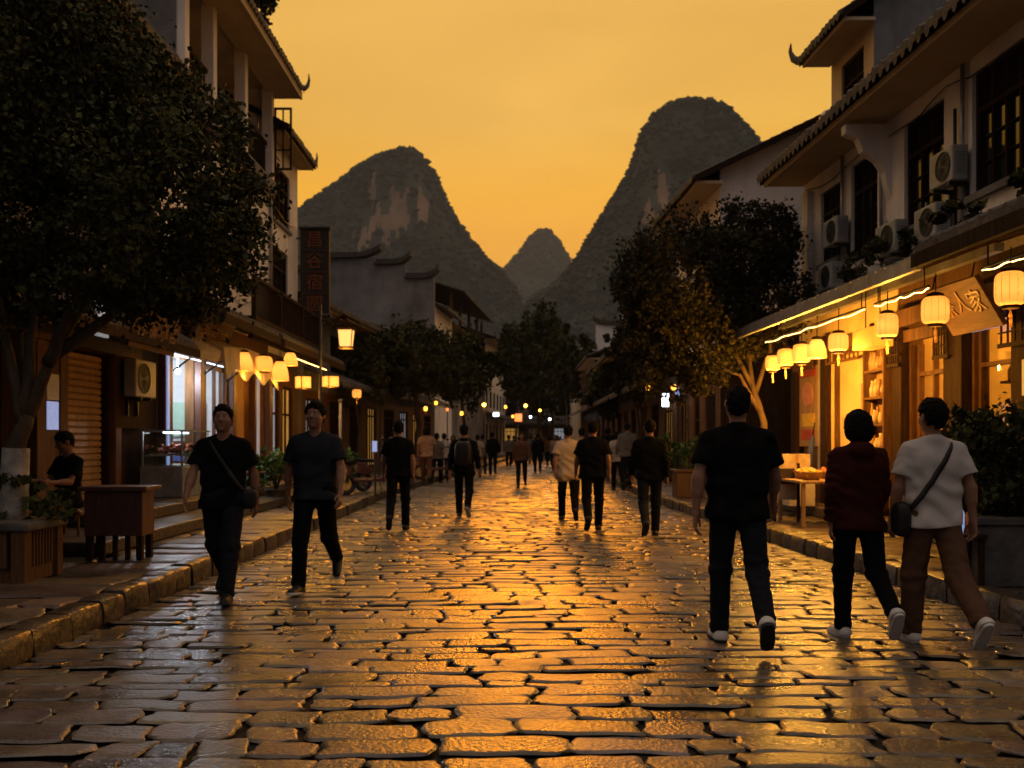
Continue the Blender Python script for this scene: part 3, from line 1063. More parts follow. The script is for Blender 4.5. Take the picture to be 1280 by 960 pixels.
for s in (9.95, 17.35):
    MB(TR).box(.004, .1, s, s + .28, 3.6, 5.92).build('pilaster', M['plaster'], house)
mb = MB(TR)
mb.tube([(.06, 12.15, 5.6), (.05, 12.17, 5.0), (.06, 12.13, 4.1)], .022, 6)
mb.build('drain_pipe', M['metal_dark'], house, True)
# ground floor woodwork
for a, b, t in ((10.15, 10.9, .06), (11.84, 12.1, .14), (12.16, 12.42, .08), (13.54, 13.86, .12), (14.66, 14.74, .07), (16.34, 16.62, .14), (18.0, 18.25, .1)):
    MB(TR).box(.004, t, a, b, .34, 3.2).build('post', M['wood_dark'], house, bevel=.01)
for q in ((.004, .16, 8.0, 13.88, 3.0, 3.24), (.004, .1, 12.44, 13.53, 2.78, 2.95), (.004, .12, 13.9, 18.2, 2.9, 3.1)):
    MB(TR).box(*q).build('lintel', M['wood'], house, bevel=.01)
for q in ((.004, .05, 14.75, 15.02, .34, 2.89), (.004, .05, 16.31, 16.335, .34, 2.89)):
    MB(TR).box(*q).build('plaster_pier', M['plaster_warm'], house)
MB(TR).box(.003, .02, 13.87, 18.0, 3.11, 3.6).build('plaster_band', M['plaster_warm'], house)
# rooms behind the openings
for (a, b, zt, name) in ((10.2, 13.7, 3.3, 'room'), (14.9, 16.4, 3.2, 'room')):
    mb = MB(TR)
    q = -2.6 if a < 12 else -.8
    mb.quad((q, a, .34), (q, b, .34), (q, b, zt), (q, a, zt))
    mb.quad((-.19, a, .34), (q, a, .34), (q, a, zt), (-.19, a, zt))
    mb.quad((-.19, b, .34), (q, b, .34), (q, b, zt), (-.19, b, zt))
    mb.quad((-.19, a, .335), (q, a, .335), (q, b, .335), (-.19, b, .335), 1)
    mb.quad((-.19, a, zt), (q, a, zt), (q, b, zt), (-.19, b, zt))
    mb.build(name, [M['plaster_warm'], M['wood']], house)
lamp(house, TR(-1.2, 11.4, 2.9), 110, WARM, .12)
lamp(house, TR(-1.3, 12.9, 2.9), 50, WARM, .12)
lamp(house, TR(-.4, 15.7, 2.6), 60, WARM, .1)
mb = MB(TR)
for z in (.9, 1.3, 1.7, 2.1):
    mb.box(-.55, -.3, 10.98, 11.78, z, z + .03)
mb.build('shelf', M['wood_light'], house)
# shop door panes and yellow door
mb = MB(TR)
mb.box(-.12, -.06, 15.15, 16.22, .36, 2.78)
o = mb.build('yellow_door', M['plaster_warm'], house)
mb = MB(TR)
mb.box(-.06, -.02, 15.22, 15.26, 1.2, 1.45)
mb.build('handle', M['metal_dark'], o)
mb = MB(TR)
for a, b in ((12.52, 12.6), (12.98, 13.03), (13.4, 13.48)):
    mb.box(-.15, -.08, a, b, .36, 2.75)
mb.box(-.15, -.08, 12.6, 13.4, 2.3, 2.36)
mb.box(-.15, -.08, 12.6, 13.4, .36, .9)
mb.build('door', M['wood'], house)
mb = MB(TR)
for a, b, c, e in ((10.95, 11.02, .77, 2.93), (11.73, 11.79, .77, 2.93), (11.02, 11.73, 2.3, 2.35), (11.02, 11.73, .77, .84), (11.02, 11.73, 2.86, 2.93)):
    mb.box(-.13, -.05, a, b, c, e)
sw = mb.build('shop_window', M['wood'], house)
MB(TR).box(-.1, -.095, 11.0, 11.74, .8, 2.9).build('pane', M['clear_glass'], sw)
# stock on the shelves inside the window
rg = random.Random(4)
for i, z in enumerate((.93, 1.33, 1.73, 2.13)):
    s = 11.02
    while s < 11.68:
        w = rg.uniform(.06, .13)
        h = rg.uniform(.14, .28)
        c = TR(-.42, s + w / 2, z)
        mb = MB()
        mb.lathe(c, [(w * .42, 0), (w * .45, h * .6), (w * .2, h * .8), (w * .2, h)], 10)
        o = mb.build('jar', M[rg.choice(['fruit', 'crate', 'brick', 'fern', 'food'])], None, True)
        tag(o, 'small jar on a shelf inside the lit shop window beside the tilted sign', 'jar', 'jars on the window shelves')
        s += w + rg.uniform(.02, .07)
# things on the front wall
def flat_thing(name, label, cat, T, a, b, c, e, d, mtl, t=.03, group=None, bevel=0):
    mb = MB(T)
    mb.box(d, d + t, a, b, c, e)
    return tag(mb.build(name, M[mtl], None, bevel=bevel), label, cat, group)


rack = thing('jar_rack', 'tall wooden rack of stacked amber jars between post and yellow pier', 'rack', TR(.0, 14.25, .34))
mb = MB(TR)
for z in (.36, .8, 1.22, 1.62, 2.02, 2.42, 2.82):
    mb.box(.006, .2, 13.92, 14.62, z, z + .035)
for s in (13.9, 14.6):
    mb.box(.006, .21, s, s + .04, .36, 2.855)
mb.build('shelving', M['wood'], rack)
mb = MB(TR)
mb.box(.005, .012, 13.93, 14.61, .4, 2.83)
mb.build('backing', M['brick'], rack)
for zi, z in enumerate((.84, 1.26, 1.66, 2.06, 2.46)):
    s = 13.97
    while s < 14.55:
        w = rg.uniform(.07, .12)
        h = rg.uniform(.16, .32)
        c = TR(.11, s + w / 2, z)
        mb = MB()
        mb.lathe(c, [(w * .4, 0), (w * .46, h * .5), (w * .25, h * .85), (w * .28, h)], 10)
        tag(mb.build('jar', M[rg.choice(['brick', 'gold', 'crate', 'wood_light'])], None, True), 'small jar standing on the tall amber rack by the yellow pier', 'jar', 'jars on the tall rack')
        s += w + .015
p = flat_thing('poster_board', 'wooden poster board with round red plaque and price strips', 'poster', TR, 17.05, 17.95, 1.3, 2.75, .006, 'wood_light')
for name, a, b, c, e, m in (('strip', 17.15, 17.85, 1.42, 1.6, 'red_paper'), ('strip', 17.15, 17.85, 1.66, 1.9, 'fruit'), ('header', 17.1, 17.9, 2.56, 2.7, 'red_paper')):
    mb = MB(TR)
    mb.box(.037, .045, a, b, c, e)
    mb.build(name, M[m], p)
mb = MB(TR)
mb.prism([(.037, 17.5 + .27 * math.cos(t * math.pi / 12), 2.25 + .22 * math.sin(t * math.pi / 12)) for t in range(24)], (.02, 0, 0))
mb.build('plaque', M['pink_paper'], p)
flat_thing('banner', 'long white cloth banner hanging beside the poster board', 'banner', TR, 16.66, 16.98, .9, 2.85, .03, 'white_cloth', .015)
u = thing('closed_umbrella', 'folded blue umbrella leaning on the white banner', 'umbrella', TR(.2, 16.75, .34))
mb = MB(TR)
mb.tube([(.3, 16.78, .5), (.28, 16.78, .8), (.22, 16.78, 1.4), (.2, 16.78, 1.5)], [.03, .06, .05, .02], 8)
mb.build('canopy', M['cloth_blue'], u, True)
mb = MB(TR)
mb.tube([(.31, 16.78, .34), (.3, 16.78, .5)], .012, 6)
mb.tube([(.2, 16.78, 1.5), (.17, 16.78, 1.72)], .014, 6)
mb.build('shaft', M['metal_dark'], u, True)
# raised step
mb = MB(TR)
mb.box(.004, .62, 9.2, 19.5, .17, .335)
st = mb.build('shop_step', M['kerb'], None, bevel=.02)
tag(st, 'long low stone step in front of the lantern shops', 'step')
# eave canopies over the pavement
def canopy(label, T, s0, s1, d0, z0, d1, z1, tiles, posts=()):
    root = thing('shop_canopy', label, 'canopy', T(d1, s0, z0))
    mb = MB(T)
    if tiles:
        tile_sheet(mb, s0, s1, d0, z0, d1, z1)
    else:
        n = int((s1 - s0) / .12)
        vs, fs = [], []
        for i in range(n + 1):
            s = s0 + (s1 - s0) * i / n
            h = .022 * (i % 2)
            for d, z in ((d0, z0 + h), (d1, z1 + h), (d1, z1 + h - .012), (d0, z0 + h - .012)):
                vs.append((d, s, z))
        for i in range(n):
            for k in range(4):
                fs.append((i * 4 + k, i * 4 + (k + 1) % 4, (i + 1) * 4 + (k + 1) % 4, (i + 1) * 4 + k))
        mb.add(vs, fs)
    mb.build('roofing', M['tile'] if tiles else M['sheet'], root)
    mb = MB(T)
    n = max(2, int((s1 - s0) / .7))
    for i in range(n + 1):
        s = s0 + .06 + (s1 - s0 - .12) * i / n
        mb.prism([(d0 - .04, s - .035, z0 - .05), (d1, s - .035, z1 - .05), (d1, s - .035, z1 - .15), (d0 - .04, s - .035, z0 - .13)], (0, .07, 0))
    mb.build('rafter', M['wood'], root)
    mb = MB(T)
    mb.box(d0 - .02, d0 + .045, s0, s1, z0 - .16, z0 - .02)
    mb.box((d0 + d1) / 2 - .05, (d0 + d1) / 2 + .05, s0, s1, (z0 + z1) / 2 - .25, (z0 + z1) / 2 - .16)
    mb.build('fascia', M['wood_dark'] if tiles else M['metal'], root)
    return root


can1 = canopy('grey corrugated canopy over the glowing shop fronts', TR, 9.75, 16.6, 1.62, 3.3, .02, 3.85, False)
can2 = canopy('tiled canopy ending above the tilted sign', TR, 6.0, 9.7, 1.7, 3.3, .02, 4.05, True)
for can, strips in ((can1, ((12.2, 16.3), (10.5, 11.9))), (can2, ((7.6, 9.4),))):
    for a, b in strips:
        mb = MB(TR)
        mb.tube([(1.18 + .006 * math.sin(i * 2.1), a + (b - a) * i / 24, 3.07 - .02 * abs(math.sin(i * math.pi / 6)) + .004 * math.sin(i * 1.7)) for i in range(25)], .0055, 6)
        o = mb.build('light_strip', M['led'], can)
        mb = MB(TR)
        mb.box(1.165, 1.195, a, b, 3.085, 3.105)
        mb.build('light_housing', M['metal_dark'], o)
        for q in (a + .1, b - .1):
            mb = MB(TR)
            mb.tube([(1.18, q, 3.105), (1.18, q, 3.4)], .008, 5)
            mb.build('hanger', M['metal_dark'], o)
# lanterns along the eave
names = ['largest barrel lantern near the plant pot, beyond the tilted sign', 'barrel lantern hanging just in front of the tilted signboard', 'barrel lantern in front of the amber jar rack',
         'drum lantern hanging before the yellow door', 'fluted bell lantern near the white banner', 'small barrel lantern by the poster board', 'small barrel lantern next to the outermost one',
         'outermost lantern at the pale tree end of the eave']
spec = [(1263, 361, 8.9, .135, .31, 'barrel'), (1169, 388, 10.3, .14, .29, 'barrel'), (1109, 407, 11.5, .125, .28, 'barrel'), (1048, 428, 13.0, .13, .24, 'barrel'),
        (1021, 436, 13.8, .14, .27, 'bell'), (1002, 442, 14.5, .13, .28, 'barrel'), (982, 447, 15.2, .13, .27, 'barrel'), (966, 454, 15.8, .12, .24, 'barrel')]
for lab, (x, y, Y, r, h, kd) in zip(names, spec):
    c = px(x, y, Y)
    lantern((c[0], c[1], c[2] - h / 2), r, h, lab, kd, cord=3.2 - c[2] - h / 2 if c[2] < 3.1 else .2, power=15 if Y < 11 else 112)
bx = thing('lantern_box', 'wide pale paper lantern box above the yellow door', 'lantern', TR(.9, 12.7, 2.65))
mb = MB(TR)
mb.box(.75, 1.02, 12.35, 13.0, 2.62, 2.88)
mb.build('shade', M['lantern_dim'], bx, bevel=.01)
mb = MB(TR)
for s in (12.45, 12.9):
    mb.tube([(.88, s, 2.885), (.88, s, 3.45)], .008, 5)
mb.build('cord', M['metal_dark'], bx)
# tilted sign board
sg = thing('signboard', 'large tilted brown signboard with gilt brush characters', 'sign', TR(.5, 11, 2.65))
mb = MB(TR)
mb.prism([(.36, 10.5, 2.66), (.36, 11.6, 2.66), (.68, 11.6, 3.2), (.68, 10.5, 3.2)], (-.05, 0, .03))
mb.build('board', M['sign_wood'], sg, bevel=.006)
a, b = Vector(TR(.68, 11, 3.2)), Vector(TR(.36, 11, 2.66))
ctr = (a + b) / 2 + Vector((-.003, 0, .0))
right = Vector(TR(0, 10.5, 0)) - Vector(TR(0, 11.5, 0))
upv = a - b
nn = right.normalized().cross(upv.normalized())
for t, q, r_ in (('茶', .32, .03), ('人', .02, .05), ('家', -.28, .02)):
    glyph(t, .3, M['gold'], sg, ctr + right.normalized() * -q + nn * .008 + upv.normalized() * r_, right, upv, .008)
mb = MB(TR)
for s in (10.6, 11.5):
    mb.tube([(.66, s, 3.2), (.6, s, 3.5)], .01, 5)
mb.build('hanger', M['metal_dark'], sg)
bl = flat_thing('light_box', 'small blue white lit panel above the shop window', 'sign', TR, 11.05, 11.7, 2.72, 2.9, .07, 'screen', .05)
# air conditioners
ac_unit(TR, .0, 12.12, 4.62, 'grey outdoor unit hung between the two big lattice windows')
ac_unit(TR, .0, 12.55, 4.02, 'grey outdoor unit low under the middle lattice window')
ac_unit(TR, .0, 13.75, 4.05, 'grey outdoor unit between middle and narrow lattice windows', w=.66, h=.46)
ac_unit(TR, .0, 15.85, 4.62, 'outdoor unit beside the small farthest window')
ac_unit(TR, .0, 16.1, 3.92, 'lowest outdoor unit resting just above the canopy end')
for i, (s, h, n, lab) in enumerate(((9.6, .35, 260, 'scrubby plant on the canopy tiles under the largest window'), (11.3, .3, 220, 'scrubby plant on the canopy above the tilted sign'),
                                    (13.3, .42, 300, 'straggly plant on the canopy below the middle window'), (14.6, .35, 260, 'low plant on the canopy below the narrow window'))):
    rt = thing('roof_plant', lab, 'plant', TR(.35, s, 3.8))
    V, F, P = foliage([(*TR(.4, s, 3.92 + h * .4), .3, .5, h * .5)], n, .11, 40 + i, None)
    link('foliage', np_mesh('foliage', V - np.array(world_loc(rt)), F, M['leaf'], False), rt)
    mb = MB()
    mb.lathe(TR(.32, s, 3.74), [(.1, 0), (.14, .16), (.13, .18)], 10)
    mb.build('pot', M['stonepot'], rt, True)
# attic house behind
at = thing('attic_house', 'grey walled house with upturned eave rising behind the white house', 'house', TR(-2.1, 19.6, .16))
TA = lambda d, s, z: TR(d - 2.05, s, z)
gable_house(at, TA, 19.6, 21.9, .16, 10.1, 5, 2.0, .68, [(20.1, 21.3, 8.1, 9.7)], wall='soffit', side='plaster_grey', verge=.12, horns=(False, False))
mb = MB(TA)
horn(mb, .62, 21.95, 10.1, .3, .2, .5, .1)
mb.build('eave_horn', M['tile'], at)
window(at, TA, 20.1, 21.3, 8.1, 9.7, nv=3, nh=2)
mb = MB(TA)
mb.box(-1.6, .004, 21.92, 23.3, .16, 8.1)
mb.build('annex', M['plaster_grey'], at)
wt = thing('water_tank', 'small steel water tank on the roof beside the grey attic', 'tank', TA(-.25, 22.4, 8.1))
mb = MB()
mb.lathe(TA(-.25, 22.4, 8.16), [(.3, 0), (.33, .06), (.33, .8), (.26, .92), (.08, .97)], 18)
mb.build('drum', M['metal'], wt, True)
mb = MB(TA)
mb.box(-.5, 0, 22.15, 22.65, 8.104, 8.158)
mb.build('stand', M['metal_dark'], wt)
# white gabled house beyond
dh = thing('white_gabled_house', 'white house with broad gable facing the street end, beyond the lantern shops', 'house', TR(0, 23.8, .16))
d_ops = [(24.9, 25.9, 6.0, 7.4), (26.7, 27.6, 6.0, 7.4), (24.2, 25.3, .4, 2.7), (25.9, 26.6, .4, 2.7), (27.2, 28.4, .4, 2.7)]
gable_house(dh, TR, 23.8, 28.9, .16, 7.8, 9, 2.4, .7, d_ops, wall='plaster', side='plaster', verge=.35, horns=(False, True), ground=('wood', 3.4))
MB(TR).box(-8.5, -.002, 23.73, 23.795, .16, 4.4).build('boarding', M['wood_dark'], dh)
for o in d_ops[:2]:
    window(dh, TR, *o, nv=2, nh=1, lattice=False)
window(dh, TR, *d_ops[2], nv=5, nh=0, lattice=False, pm='pane_cool', sill=False, split=.95)
window(dh, TR, *d_ops[3], nv=2, nh=1, lattice=False, sill=False)
window(dh, TR, *d_ops[4], nv=3, nh=1, lattice=False, sill=False, pm='pane_warm')


def shophouse(name, label, T, s0, s1, h, seed, depth=8, rise=1.8, wall='plaster', side='plaster_old', lit=('pane_warm',), storeys=2, cat='house', oh=.8, canopy_on=True, gf=.16, upper_wall=True):
    rg = random.Random(seed)
    root = thing(name, label, cat, T(0, s0, .16))
    n = max(2, int((s1 - s0) / 2.4))
    w = (s1 - s0) / n
    ops, doors = [], []
    for i in range(n):
        a = s0 + w * (i + .18)
        doors.append((a, a + w * .64, .4, 2.7))
        for k in range(1, storeys):
            z = .4 + (h - .4) * k / storeys
            ops.append((a + .1, a + w * .6, z + .7, z + 2.0))
    gable_house(root, T, s0, s1, .16, h, depth, rise, oh, ops + doors, wall=wall, side=side, verge=.15, ground=('wood', 2.95) if storeys < 3 else None)
    for o in ops:
        window(root, T, *o, nv=2, nh=1, lattice=False, sill=False)
    for i, o in enumerate(doors):
        window(root, T, *o, nv=4, nh=1, lattice=False, sill=False, pm=lit[i % len(lit)], split=.85)
    if canopy_on:
        mb = MB(T)
        tile_sheet(mb, s0 + .1, s1 - .1, 1.2, 3.1, .02, 3.6, pitch=.3)
        mb.build('canopy', M['tile'], root)
    return root


shophouse('corner_shop', 'dim shop with yellow curtained doors behind the big roadside tree', TR, 29.2, 38.0, 5.6, 5, wall='plaster_grey', lit=('pane_warm', 'glass_dark', 'pane_warm', 'glass_dark'))
shophouse('shop_row', 'dark low shop row farther down behind the trees', TR, 38.3, 55, 5.2, 6, wall='plaster_grey', lit=('glass_dark', 'pane_warm', 'glass_dark'))
shophouse('shop_row', 'dark shop row near the stepped white gables', TR, 55.3, 72.5, 6.2, 8, wall='plaster_grey', lit=('glass_dark', 'glass_dark', 'pane_warm'))


def stepped_house(name, label, T, s0, s1, ze, steps, depth, front='plaster', side='plaster', ops=()):
    """House whose camera-side end wall is a stepped horse-head gable with tiled, upturned copings."""
    root = thing(name, label, 'house', T(0, s0, .16))
    w = MB(T)
    wall_face(w, s0 + .3, s1, .16, ze, ops)
    w.quad((-depth, s0, .16), (-depth, s1, .16), (-depth, s1, ze), (-depth, s0, ze))
    w.quad((0, s1, .16), (-depth, s1, .16), (-depth, s1, ze), (0, s1, ze))
    w.build('wall', M[front], root)
    g_ = MB(T)
    for d0, d1, z in steps:
        c = MB(T)
        g_.box(d0, d1, s0, s0 + .3, .16, z)
        a, b = min(d0, d1), max(d0, d1)
        n = 8
        vs = []
        for i in range(n + 1):
            t = i / n
            d = a - .05 + (b - a + .3) * t
            lift = .45 * max(0, (t - .55) / .45) ** 2
            vs.append((d, z + lift))
        for (p, q) in zip(vs, vs[1:]):
            c.prism([(p[0], s0 - .2, p[1] + .02), (q[0], s0 - .2, q[1] + .02), (q[0], s0 - .2, q[1] + .16), (p[0], s0 - .2, p[1] + .16)], (0, .7, 0))
            c.prism([(p[0], s0 + .02, p[1] + .158), (q[0], s0 + .02, q[1] + .158), (q[0], s0 + .02, q[1] + .34), (p[0], s0 + .02, p[1] + .34)], (0, .26, 0))
        c.build('coping', M['tile'], root)
    g_.build('stepped_gable', M[side], root)
    r = MB(T)
    tile_sheet(r, s0 + .35, s1, .7, ze - .1, -depth / 2, ze + 1.6, pitch=.4)
    tile_sheet(r, s0 + .35, s1, -depth - .7, ze - .1, -depth / 2, ze + 1.6, pitch=.6)
    r.build('roof', M['tile'], root)
    for o in ops:
        window(root, T, *o, nv=2, nh=1, lattice=False, sill=False)
    return root


sgh = stepped_house('stepped_gable_house', 'white house with small stepped gables at the far street end', TR, 73, 88, 8.2, [(.0, -1.2, 8.6), (-1.2, -3.2, 10.2), (-3.2, -5.4, 11.6), (-5.4, -7.4, 10.2)], 7.4,
              ops=[(75, 76.4, 5.6, 7.2), (79, 80.4, 5.6, 7.2)])
mb = MB(TR)
tile_sheet(mb, 71, 72.9, .4, 7.0, -4.5, 9.0, pitch=.35)
mb.box(-4.4, -.2, 71.2, 72.9, .16, 6.9, 1)
mb.build('lean_to', [M['tile'], M['plaster']], sgh)
TE = lambda d, s, z: (s, 97 - d, z)
shophouse('end_house', 'dark house closing the far end of the street behind the crowd', TE, -4, 14, 6.0, 21, lit=('glass_dark', 'pane_warm', 'glass_dark', 'pane_cool'), wall='plaster_grey')

# cables sagging along the white house and small fittings
rg = random.Random(12)
for z, a, b, sag in ((5.98, 7.2, 17.6, .12), (4.22, 8.0, 17.5, .2), (4.05, 9.0, 14.0, .15)):
    mb = MB(TR)
    n = 40
    mb.tube([(.03 + .02 * math.sin(i), a + (b - a) * i / n, z - sag * abs(math.sin(i * math.pi / 10)) + rg.uniform(-.015, .015)) for i in range(n + 1)], .009, 5)
    mb.build('cable', M['metal_dark'], house, True)
for s_ in (11.98, 14.35, 15.85):
    mb = MB(TR)
    mb.tube([(.05, s_, 6.1), (.05, s_ + .01, 5.2), (.05, s_ - .02, 4.0)], .03, 8)
    mb.build('drain_pipe', M['metal'], house, True)
# dark timber framing, wainscot and fretwork of the shop fronts
for a, b in ((14.75, 15.04), (16.3, 16.34), (10.9, 10.95), (11.8, 11.84)):
    MB(TR).box(.056, .1, a, b, .34, .95).build('wainscot', M['wood_dark'], house)
for a, b in ((12.1, 12.5), (13.5, 13.9), (10.15, 10.95)):
    mb = MB(TR)
    mb.box(.165, .185, a, b, 2.45, 2.5)
    for i in range(6):
        q = a + (b - a) * (i + .5) / 6
        mb.box(.167, .183, q - .012, q + .012, 2.5, 2.98)
    for z in (2.62, 2.8):
        mb.box(.17, .18, a, b, z - .01, z + .01)
    mb.build('fretwork', M['wood_dark'], house)
for a, b in ((15.0, 16.35), (17.0, 18.0)):
    mb = MB(TR)
    for i in range(9):
        q = a + (b - a) * i / 8
        mb.box(.125, .145, q - .02, q + .02, 2.72, 2.88)
    mb.box(.124, .148, a, b, 2.68, 2.72)
    mb.build('fretwork', M['wood'], house)
# goods: hanging strings, paper slips, crates and jars at the door
for i, (s_, z, m_, lab) in enumerate((
                                      (10.5, 2.3, 'paper', 'pale price list pinned to the wall right by the large dark shrub'), (14.9, 2.3, 'gold', 'small gilt plaque on the yellow pier'))):
    mb = MB(TR)
    w_ = .16
    mb.box(.065 if i == 0 else .058, .07 if i == 0 else .064, s_ - w_, s_ + w_, z - .4, z)
    tag(mb.build('paper_sign', M[m_], None), lab, 'sign')
ns = thing('neon_sign', 'small violet lit sign inside the open shop door', 'sign', TR(-.5, 12.8, 1.8))
mb = MB(TR)
mb.box(-.52, -.5, 12.62, 13.1, 1.82, 1.98)
mb.build('panel', M['sign_dark'], ns)
mb = MB(TR)
for i in range(5):
    q = 12.68 + .08 * i
    mb.tube([(-.49, q, 1.86), (-.49, q + .03, 1.94), (-.49, q + .05, 1.87)], .006, 5)
mb.build('tube', M['violet'], ns)
mb = MB(TR)
mb.tube([(-.51, 12.85, 1.98), (-.51, 12.85, 3.28)], .005, 4)
mb.build('wire', M['metal_dark'], ns)
for z in (.7, 1.15, 1.6, 2.05, 2.5):
    MB(TR).box(-2.55, -2.25, 10.3, 13.6, z, z + .035).build('wall_shelf', M['wood'], house)
k = 0
for z in (.735, 1.185, 1.635, 2.085):
    s_ = 10.5
    while s_ < 13.5:
        w_, h_ = rg.uniform(.1, .24), rg.uniform(.14, .34)
        mb = MB(TR)
        mb.box(-2.5, -2.3, s_, s_ + w_, z, z + h_)
        tag(mb.build('goods_box', M[rg.choice(['crate', 'red_paper', 'fruit', 'gold', 'wood', 'paper', 'brick'])], None, bevel=.006), 'small packet among the goods on the back shelves of the lit shop', 'box', 'goods on the back shelves')
        s_ += w_ + rg.uniform(.03, .2)
for i, (s_, d_, r_, h_, m_, lab) in enumerate(((13.05, .35, .14, .42, 'brick', 'tall brown jar on the stone step by the open shop door'), (13.75, .34, .17, .36, 'wood_red', 'round dark jar on the stone step before the post'), (14.5, .3, .15, .5, 'stonepot', 'grey jar on the stone step in front of the jar rack'),
                                               (17.3, .3, .16, .45, 'brick', 'brown jar below the poster board'))):
    c = TR(d_, s_, .337)
    mb = MB()
    mb.lathe(c, [(r_ * .7, 0), (r_, h_ * .35), (r_ * .95, h_ * .7), (r_ * .55, h_ * .93), (r_ * .62, h_), (r_ * .45, h_ * .98)], 20)
    tag(mb.build('storage_jar', M[m_], None, True), lab, 'jar')
# ------------------------------------------------------------------ left side
# near shop with the roller shutter, mostly behind the tree
n_ops = [(13.4, 14.95, .5, 2.72), (9.6, 12.4, .5, 2.72), (8.5, 9.9, 4.6, 6.4), (11.2, 12.6, 4.6, 6.4), (14.2, 15.6, 4.6, 6.4)]
nh_ = thing('shuttered_shop', 'dark two storey shop with rolled down wooden shutter behind the big tree', 'house', TL(0, 6.5, .16))
gable_house(nh_, TL, 6.5, 17.0, .16, 7.7, 7, 2.5, .7, n_ops, wall='plaster_grey', side='plaster_grey', verge=.25, horns=(False, False), ground=('wood_dark', 3.9))
for o in n_ops[2:]:
    window(nh_, TL, *o, nv=3, nh=2)
mb = MB(TL)
k = 22
for i in range(k):
    z0 = .5 + 2.2 * i / k
    mb.prism([(-.12, 13.42, z0), (-.085, 13.42, z0 + .02), (-.085, 13.42, z0 + .08), (-.12, 13.42, z0 + .1)], (0, 1.5, 0))
mb.build('roller_shutter', M['wood_light'], nh_)
for i in range(7):
    a = 9.65 + .39 * i
    MB(TL).box(-.14, -.08, a, a + .36, .52, 2.7).build('door_leaf', M['wood_dark'], nh_)
for a, b in ((12.5, 12.75), (13.15, 13.38), (14.98, 15.2), (9.3, 9.55)):
    MB(TL).box(.004, .12, a, b, .47, 2.735).build('post', M['wood'], nh_, bevel=.01)
MB(TL).box(.004, .14, 9.0, 16.0, 2.74, 2.95).build('lintel', M['wood'], nh_, bevel=.01)
can3 = canopy('dark tiled canopy over the rolled down shutter', TL, 7.0, 16.2, 1.0, 2.95, .02, 3.6, True)
flat_thing('notice', 'white paper notice on the post beside the rolled down shutter', 'notice', TL, 12.78, 13.12, 1.95, 2.3, .1, 'paper', .012)
flat_thing('notice', 'glowing lilac paper notice under the white one beside the shutter', 'notice', TL, 12.79, 13.11, 1.55, 1.93, .1, 'screen', .01)  # paper made to glow by the panel material, though no lamp
mb = MB(TL)
mb.box(.005, .1, 12.77, 13.14, .47, 2.72)
mb.build('door_jamb', M['wood'], nh_)
sb = thing('signboard', 'dark carved signboard above the rolled down shutter', 'sign', TL(.7, 14, 2.9))
mb = MB(TL)
mb.prism([(.98, 13.3, 2.72), (.98, 15.1, 2.72), (1.12, 15.1, 3.3), (1.12, 13.3, 3.3)], (-.05, 0, .01))
mb.build('board', M['sign_wood'], sb)
for i, t in enumerate('古镇小店'):
    a = Vector(TL(1.065, 13.58 + i * .42, 3.0))
    glyph(t, .3, M['gold'], sb, a, Vector((0, 1, 0)), Vector((.22, 0, .97)), .008)
flat_thing('light_box', 'small white light box hanging over the shutter end of the canopy', 'sign', TL, 12.3, 12.62, 2.75, 3.2, .95, 'bulb' if False else 'pane_cool', .05)
ac_unit(TL, .12, 15.55, 2.1, 'outdoor unit beside the rolled down shutter', w=.85, h=.6)
mb = MB(TL)
mb.box(.004, .125, 15.0, 16.2, 1.6, 2.72)
mb.build('ac_backboard', M['wood_dark'], nh_)
# stone steps in front
for lab, d0, d1, s0, s1, z0, z1 in (('lower stone step running past the shutter shop to the white shop', .004, 1.95, 10.2, 22.0, .17, .32), ('upper stone step under the white lit shop', .004, 1.35, 12.0, 22.5, .325, .475)):
    mb = MB(TL)
    mb.box(d0, d1, s0, s1, z0, z1)
    tag(mb.build('shop_step', M['kerb'], None, bevel=.02), lab, 'step')
# three storey house with the open loggia
a_ops = [(17.5, 19.0, .5, 3.0), (19.25, 21.2, .5, 3.0), (21.9, 23.0, .5, 3.0), (23.2, 24.4, .5, 3.0), (18.6, 20.0, 5.0, 6.7), (21.6, 23.0, 5.0, 6.7)]
ah = thing('loggia_house', 'tall grey and white house with an open pillared top floor loggia', 'house', TL(0, 18.0, .16))
mb = MB(TL)
wall_face(mb, 17.05, 24.8, .16, 3.9, a_ops[:4], m=3)
wall_face(mb, 17.05, 24.8, 3.9, 8.0, a_ops[4:])
mb.quad((0, 18.02, 7.7), (-7, 18.02, 7.7), (-7, 18.02, 10.52), (0, 18.02, 10.52), 1)
mb.quad((0, 17.05, .16), (-7, 17.05, .16), (-7, 17.05, 7.7), (0, 17.05, 7.7), 1)
mb.quad((0, 17.05, 7.7), (-7, 17.05, 7.7), (-7, 18.02, 7.7), (0, 18.02, 7.7), 1)
mb.poly([(0, 18.02, 10.52), (-7, 18.02, 10.52), (-3.5, 18.02, 12.82)], 1)
mb.quad((0, 24.8, .16), (-7, 24.8, .16), (-7, 24.8, 10.52), (0, 24.8, 10.52), 0)
mb.quad((-2.0, 18.03, 8.0), (-2.0, 24.8, 8.0), (-2.0, 24.8, 10.52), (-2.0, 18.03, 10.52), 2)
mb.quad((0.0, 18.03, 8.0), (-2.0, 18.03, 8.0), (-2.0, 24.8, 8.0), (0, 24.8, 8.0), 0)
mb.quad((.6, 18.03, 10.50), (-2.0, 18.03, 10.50), (-2.0, 24.8, 10.50), (.6, 24.8, 10.50), 2)
mb.build('wall', [M['plaster'], M['plaster_grey'], M['soffit'], M['wood']], ah)
mb = MB(TL)
mb.box(.0, .22, 18.0, 24.82, 7.78, 8.04)
mb.build('floor_slab', M['plaster_grey'], ah)
